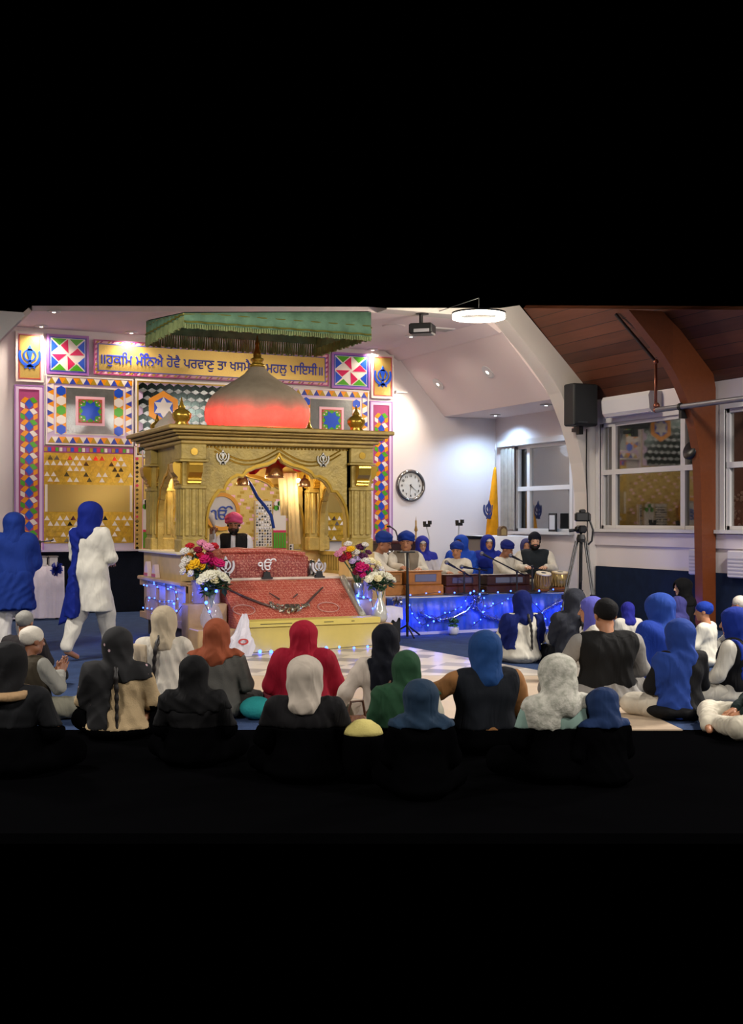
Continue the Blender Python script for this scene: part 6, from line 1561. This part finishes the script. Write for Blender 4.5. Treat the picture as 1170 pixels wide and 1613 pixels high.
    if strap:
        m = MB(); m.tube([Vector(L(q))*scale for q in ((.10, .06, .545), (.115, -.03, .545), (.10, -.105, .50), (.02, -.145, .36), (-.10, -.15, .20), (-.18, -.10, .10))], .009*scale, 6); m.build('bag_strap', mat(strap, .5), o, smooth=True, local=True)
    if glasses:
        m = MB()
        for s in (-1, 1): m.tube([Vector(hc+RH @ np.array((s*.031+.02*math.cos(t), .104, .003+.015*math.sin(t))))*scale for t in np.linspace(0, 6.28, 14)], .0022*scale, 5)
        m.tube([Vector(hc+RH @ np.array(q))*scale for q in ((-.012, .108, .006), (.012, .108, .006))], .002*scale, 5); m.build('glasses', BLACK, o, local=True)
    return o, dict(hc=hc, RH=RH, L=L, A=A, s=scale)
def seat(px, top, s, ground=0., unit=.835):
    """a person whose covered head tops out at pixel (px, top) at s pixels per metre"""
    p = foot(px, s, ground); z = EYE-(top-HY)/s
    return p, (z-ground)/unit
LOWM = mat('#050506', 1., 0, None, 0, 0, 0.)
BLU1, BLU2 = '#1d3c9c', '#1b3580'
WHITE_C = '#cdc7b8'
def dot_mat():
    m = bpy.data.materials.new('dotted_cloth'); m.use_nodes = True; nt = m.node_tree; b = nt.nodes['Principled BSDF']; b.inputs['Roughness'].default_value = .85
    tc = nt.nodes.new('ShaderNodeTexCoord'); v = nt.nodes.new('ShaderNodeTexVoronoi'); v.inputs['Scale'].default_value = 10.; nt.links.new(tc.outputs['Object'], v.inputs['Vector'])
    lt = nt.nodes.new('ShaderNodeMath'); lt.operation = 'LESS_THAN'; lt.inputs[1].default_value = .10; nt.links.new(v.outputs['Distance'], lt.inputs[0])
    mx = nt.nodes.new('ShaderNodeMix'); mx.data_type = 'RGBA'; mx.inputs[6].default_value = lin('#0e0e11'); mx.inputs[7].default_value = lin('#b79aa0')
    nt.links.new(lt.outputs[0], mx.inputs[0]); nt.links.new(mx.outputs[2], b.inputs['Base Color']); return m
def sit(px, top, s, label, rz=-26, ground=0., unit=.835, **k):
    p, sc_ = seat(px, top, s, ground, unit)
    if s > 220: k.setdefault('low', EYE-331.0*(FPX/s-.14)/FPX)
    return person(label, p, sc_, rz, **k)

# --- two women walking past the side table
p, k = seat(22, 805, 137, 0, 1.635); person('woman in a long blue veil standing at the left edge of the photo', p, k, -10, kam='#1b3580', trou='#d0ccc6', head=('scarf', '#19337f', 1.1), cape=.30, strips=((-.30, .30, -.28, 'back'),), stand=True, step=.06, arms='front', group='women standing on the left', extra_drape=('#19337f', -.34, .34, -.32, .60, .05))
p, k = seat(142, 788, 143, 0, 1.635); WK, _i = person('woman in white walking with a long blue scarf down her back', p, k, -48, kam='#d3cfc2', trou='#cbc7bc', head=('scarf', '#0f2178', 1.05), strips=((-.17, -.04, -.36, 'back'),), stand=True, step=.20, arms=('front', 'front'), group='women standing on the left', hyaw=-8)
m = MB(); q = foot(100, 143); V = []; n = 22
for i in range(n+1):                                     # the trailing end of her scarf at the left side
    t = i/n; a_ = at(120-28*t, 860+125*t, FPX/143-.02); b_ = at(133-20*t, 862+115*t, FPX/143-.06); V += [a_, b_, a_+Vector((0, .02, 0)), b_+Vector((0, .02, 0))]
F = [f_ for i in range(n) for f_ in ((i*4, i*4+1, i*4+5, i*4+4), (i*4+2, i*4+6, i*4+7, i*4+3), (i*4, i*4+4, i*4+6, i*4+2), (i*4+1, i*4+3, i*4+7, i*4+5))]+[(0, 2, 3, 1), (n*4, n*4+1, n*4+3, n*4+2)]
m.add(V, F); m.build('scarf_end', cloth('#0f2178'), WK, smooth=True)

# --- people on the floor, left to right
sit(38, 960, 172, 'person with a black and white patterned kerchief behind the white capped man', -32, head=('cap', '#8f8d86'), kam='#2a2627', trou='#222222', arms='lap')
sit(48, 986, 205, 'man in a white head cloth and grey sleeves with hands joined, turned to the right', -62, head=('cap', '#d9d2c4'), kam='#8f8e86', vest=('#3f382c', False), trou='#8a8878', arms='clasp', skin='brown', unit=.825, beard=False, hyaw=-8)
sit(12, 1008, 262, 'person in a black hood and tan collared black jacket at the bottom left corner', -30, head=('scarf', '#141416', 1.02), kam='#17181b', trou='#15161a', wide=1.12, collar='#a98a66')
sit(185, 985, 224, 'woman in a dotted black scarf and beige knitted cardigan with a braid', -22, head=('scarf', '#0e0e11', 1.02, dot_mat()), kam='#b39c76', knit=True, trou='#17171a', cape=.42, strips=((-.30, -.03, .08, 'back'),), braid=(.02, .06), wide=1.05)
sit(258, 952, 187, 'woman in a cream scarf and white tunic, long black braid', -28, head=('scarf', '#b3a58c', .98), kam='#d0c9ba', trou='#cbc4b6', braid=(-.045, .02), extra_drape=('#b9a88e', -.26, -.12, .12, .5, .034))
sit(341, 972, 203, 'woman in a rust brown scarf and grey jumper', -26, head=('scarf', '#8e4a30', 1.0), kam='#55544f', trou='#3b3a38', cape=.50, knit=True)
sit(305, 1030, 252, 'woman all in black in the front row before the grey jumper', -24, head=('scarf', '#0b0b0d', 1.0), kam='#0e0e10', trou='#0e0e10', cape=.40, wide=1.05)
sit(478, 975, 202, 'woman in a red scarf and red shawl facing the yellow chest', -24, head=('scarf', '#96122a', 1.08), kam='#96122a', trou='#5a1020', cape=.33, wide=1.1, extra_drape=('#92122a', -.36, .36, .06, .60, .044))
sit(480, 1030, 268, 'woman in an ivory scarf and black jacket in the front row', -25, head=('scarf', '#b9aea0', 1.08), kam='#121113', trou='#121113', wide=1.12)
sit(607, 980, 213, 'woman in a white blouse with a black scarf hanging and a brown bag strap', -24, head=('scarf', '#0c0f19', .98), kam='#c9bcae', trou='#b3a595', strips=((-.12, .04, .05, 'back'),), arms=('prop', 'lap'), strap='#6b4a34')
sit(640, 1022, 248, 'young person in a green scarf over a pale top', -24, head=('scarf', '#24462f', .96), kam='#c9c4b2', trou='#4a5a48', cape=.48, strips=((-.30, .02, .10, 'back'),))
sit(663, 1067, 285, 'person in a dark teal scarf at the bottom, in front of the green scarf', -25, head=('scarf', '#1f3348', 1.12), kam='#1f3348', trou='#1a2733', cape=.40, wide=.9)
sit(764, 990, 238, 'woman in a blue scarf with a brown edge and black padded waistcoat', -14, head=('scarf', '#1b3f74', 1.0), kam='#94683f', trou='#12161d', vest=('#11151c', False), wide=1.16, arms=('out', 'lap'), band='#7a5a44', hyaw=6)
sit(880, 1028, 268, 'woman in a white lace scarf over a mint green tunic', -8, head=('scarf', '#b7b4a6', 1.12, mat('#c9c6ba', .8, 0, (40, .4), 0, 0, .2, 0, 26., h2='#a2a295')), kam='#86a196', trou='#86a196', cape=.46, strips=((-.24, -.06, .10, 'back'),), wide=1.05, hyaw=-10, hpitch=-14)
sit(957, 1090, 272, 'person under a ribbed navy scarf at the bottom edge of the photo', -4, head=('scarf', '#1b2f55', 1.25), kam='#1b2f55', trou='#17223a', cape=.36, strips=((-.3, .0, .15, 'back'),), hpitch=-20, lean=8, unit=.80)
sit(822, 928, 146, 'girl in a navy scarf and white tunic with a thin braid, seated before the stage', -14, head=('scarf', '#0f1c5a', .95), kam='#cfcabb', trou='#cbc6b8', strips=((-.27, -.10, .16, 'back'), (.15, .27, .14, 'back')), braid=(.06, .16), hyaw=10)
sit(905, 925, 148, 'person in a sheer charcoal scarf and white tunic behind the tripod', -22, head=('scarf', '#2e3038', 1.05), kam='#c9c4b8', trou='#15171c', strips=((-.30, .02, .04, 'back'),), cape=.45, braid=(.06, .2))
sit(955, 942, 190, 'man in a black patka and black waistcoat with grey sleeves', -14, head=('cap', '#0c0c0d'), kam='#8d8a85', trou='#77746e', vest=('#141414', False), wide=1.28, arms=('knee', 'lap'), unit=.825)
sit(934, 940, 167, 'child with a pale violet scarf half hidden behind the black waistcoat', 60, head=('scarf', '#5a5ab0', .95), kam='#c9c4b8', trou='#c9c4b8', band='#c9c0d0', unit=.82)
sit(989, 947, 136, 'child in a violet blue scarf beside the black patka', -10, head=('scarf', '#272a8a', .95), kam='#c9c4b8', trou='#c9c4b8')
sit(1040, 932, 168, 'woman in a sheer blue veil covering her shoulders, right of the black waistcoat', 8, head=('scarf', '#234190', 1.1), kam='#213a7e', trou='#27418a', cape=.30, strips=((-.30, .22, .03, 'back'),), hyaw=10, extra_drape=('#19358a', -.34, .02, .04, .60, .046))
sit(1072, 972, 204, 'woman in a light blue scarf over a black top, scarf end reaching the floor', -4, head=('scarf', '#243f88', 1.05), kam='#121214', trou='#c9c0ae', strips=((-.26, .0, .02, 'back'),), wide=1.02, kscale=1.1)
sit(1076, 909, 120, 'woman in a black hijab in profile against the dark blue wall', 78, head=('scarf', '#08080a', 1.05), kam='#0b0c10', trou='#0b0c10', cape=.42, skin='light')
sit(1068, 938, 135, 'woman in a dusky violet scarf between the blue veil and the black hijab', 30, head=('scarf', '#3a3a72', 1.0), kam='#23264f', trou='#23264f', cape=.40)
sit(1111, 947, 150, 'boy in a blue patka and white shirt sitting left of the wooden beam', 32, head=('cap', '#14338f'), kam='#c6c2b3', trou='#1a1a1c', arms='lap', hyaw=12, unit=.825)
sit(1167, 938, 138, 'person in a white cap at the right edge of the photo', 20, head=('cap', '#d3cbbd'), kam='#b9b4aa', trou='#77746c', unit=.825)
sit(1160, 954, 190, 'child in a blue scarf with a white edge and white tunic at the right edge', 26, head=('scarf', '#132b84', 1.0), kam='#cbc6b8', trou='#cbc6b8', vest=('#101013', False), strips=((-.16, .1, .22, 'back'),), band='#d3cfc6', hyaw=14)
sit(1214, 990, 218, 'person in a dark green jacket and white trousers at the right edge', 66, head=('scarf', '#14201e', 1.0), kam='#1c2927', trou='#d0c8b4', legs='cross', arms='lap', kscale=.7, spread=1.15, wide=1.1, fwd=1.35)
p = foot(572, 268); m = MB(); o = thing('cloth_bundle', 'pale yellow rounded cloth bundle at the bottom edge beside the teal scarf', 'bundle', (p.x, p.y, 0)); m.lathe([(.118, .28), (.112, .30), (.10, .32), (.05, .355), (.002, .365)], (p.x, p.y, 0), 24); m.build('yellow_cloth', cloth('#c9bc72'), o, smooth=True); m = MB(); m.lathe([(.10, 0), (.125, .1), (.125, .22), (.115, .29)], (p.x, p.y, 0), 24); m.build('black_base', LOWM, o, smooth=True)  # black base is added, coloured to merge with the void
# strap of the beige shoulder bag is part of the woman wearing it
# --- musicians on the stage
def music(px, top, s, label, rz=155, **k):
    k.setdefault('group', 'musicians on the stage'); k.setdefault('kam', '#c9c3b6'); k.setdefault('trou', '#c9c3b6'); k.setdefault('unit', .845); k.setdefault('spread', .6); k.setdefault('fwd', .7); k.setdefault('kscale', .8)
    return sit(px, top, s, label, rz, SZ, **k)
music(586, 835, 110, 'boy in a blue turban leaning over the left harmonium behind the flowers', -135, head=('turban', '#14307f'), arms='reach', skin='brown', lean=14, hpitch=-10)
music(639, 837, 109, 'boy in a blue turban and beige waistcoat playing the light brown harmonium', 162, head=('turban', '#14358f'), vest=('#7d7264', True), arms=('keys', 'reach'), skin='tan', hyaw=-14, hpitch=-8)
music(665, 842, 102, 'girl with glasses, a white headband and a violet blue scarf behind the harmonium players', 160, head=('scarf', '#2e35a0', .98), kam='#c9c6d0', cape=.42, band='#cfc9c2', glasses=True, skin='light', hpitch=-14, open_face=.012)
music(719, 853, 108, 'smaller boy in a blue turban playing the middle dark harmonium', 150, head=('turban', '#16358f'), arms=('reach', 'keys'), skin='tan', hyaw=-10, hpitch=-10)
music(726, 840, 102, 'woman in a bright blue scarf behind the smaller boy', 135, head=('scarf', '#1f48b0', 1.0), kam='#1f48b0', cape=.30, skin='brown', hyaw=-8)
music(768, 840, 102, 'woman in a deep blue scarf with a white headband beside the flag', 165, head=('scarf', '#1a2a8a', 1.02), kam='#17389a', cape=.30, band='#cfcbc8', skin='tan', open_face=.012)
music(789, 850, 106, 'boy in a dark blue turban bending over the wide dark harmonium', 200, head=('turban', '#131f66'), arms=('keys', 'reach'), skin='brown', lean=10, hyaw=20, hpitch=-16)
music(842, 835, 105.5, 'man in a black patka and black waistcoat playing the drums', 150, head=('cap', '#0c0f1c'), vest=('#1b2126', False), arms=('keys', 'keys'), skin='light', beard=True, wide=1.12, hyaw=4)
music(829, 846, 100, 'person in a violet scarf mostly hidden behind the drummer', 150, head=('scarf', '#3f3f6c', .95), kam='#c9c5c4', skin='tan')
# --- the reader inside the throne
qy = on_y(368, 808, 15.05)
p = Vector((qy.x, 15.05, FLZ+.012)); sc_ = (qy.z-FLZ-.012)/.845
RD, inf_ = person('man in a pink turban and black waistcoat reading under the golden dome', p, sc_, 158, kam='#cfcfd4', trou='#cfcfd4', vest=('#141416', True), head=('turban', '#c8507f'), arms=('front', 'up'), hands=('curl', 'grip'), skin='brown', beard=True, group='musicians on the stage', hpitch=-8)
RD['group'] = 'reader in the throne'
A_ = inf_['A'][1][2]*inf_['s']; Mw = Matrix.Translation(p) @ Matrix.Rotation(math.radians(158), 4, 'Z'); wp = Mw @ Vector(A_)
o = thing('fly_whisk', 'white fly whisk held up by the man in the pink turban', 'whisk', wp)
h_ = on_y(352, 842, wp.y-.05)
m = MB(); m.tube([wp+Vector((0, -.05, -.06)), wp+Vector((0, -.05, .12))], .014, 8); m.build('handle', SILVER, o)
m = MB(); a_ = wp+Vector((0, -.05, .12)); m.tube([a_, a_+Vector((-.03, 0, .12)), a_+Vector((-.10, 0, .16)), a_+Vector((-.17, 0, .06)), a_+Vector((-.19, 0, -.12)), a_+Vector((-.15, 0, -.26))], [.02, .045, .06, .062, .05, .012], 12); m.build('tuft', cloth('#d8d2cc', .1, .9, (200, .6)), o, smooth=True)
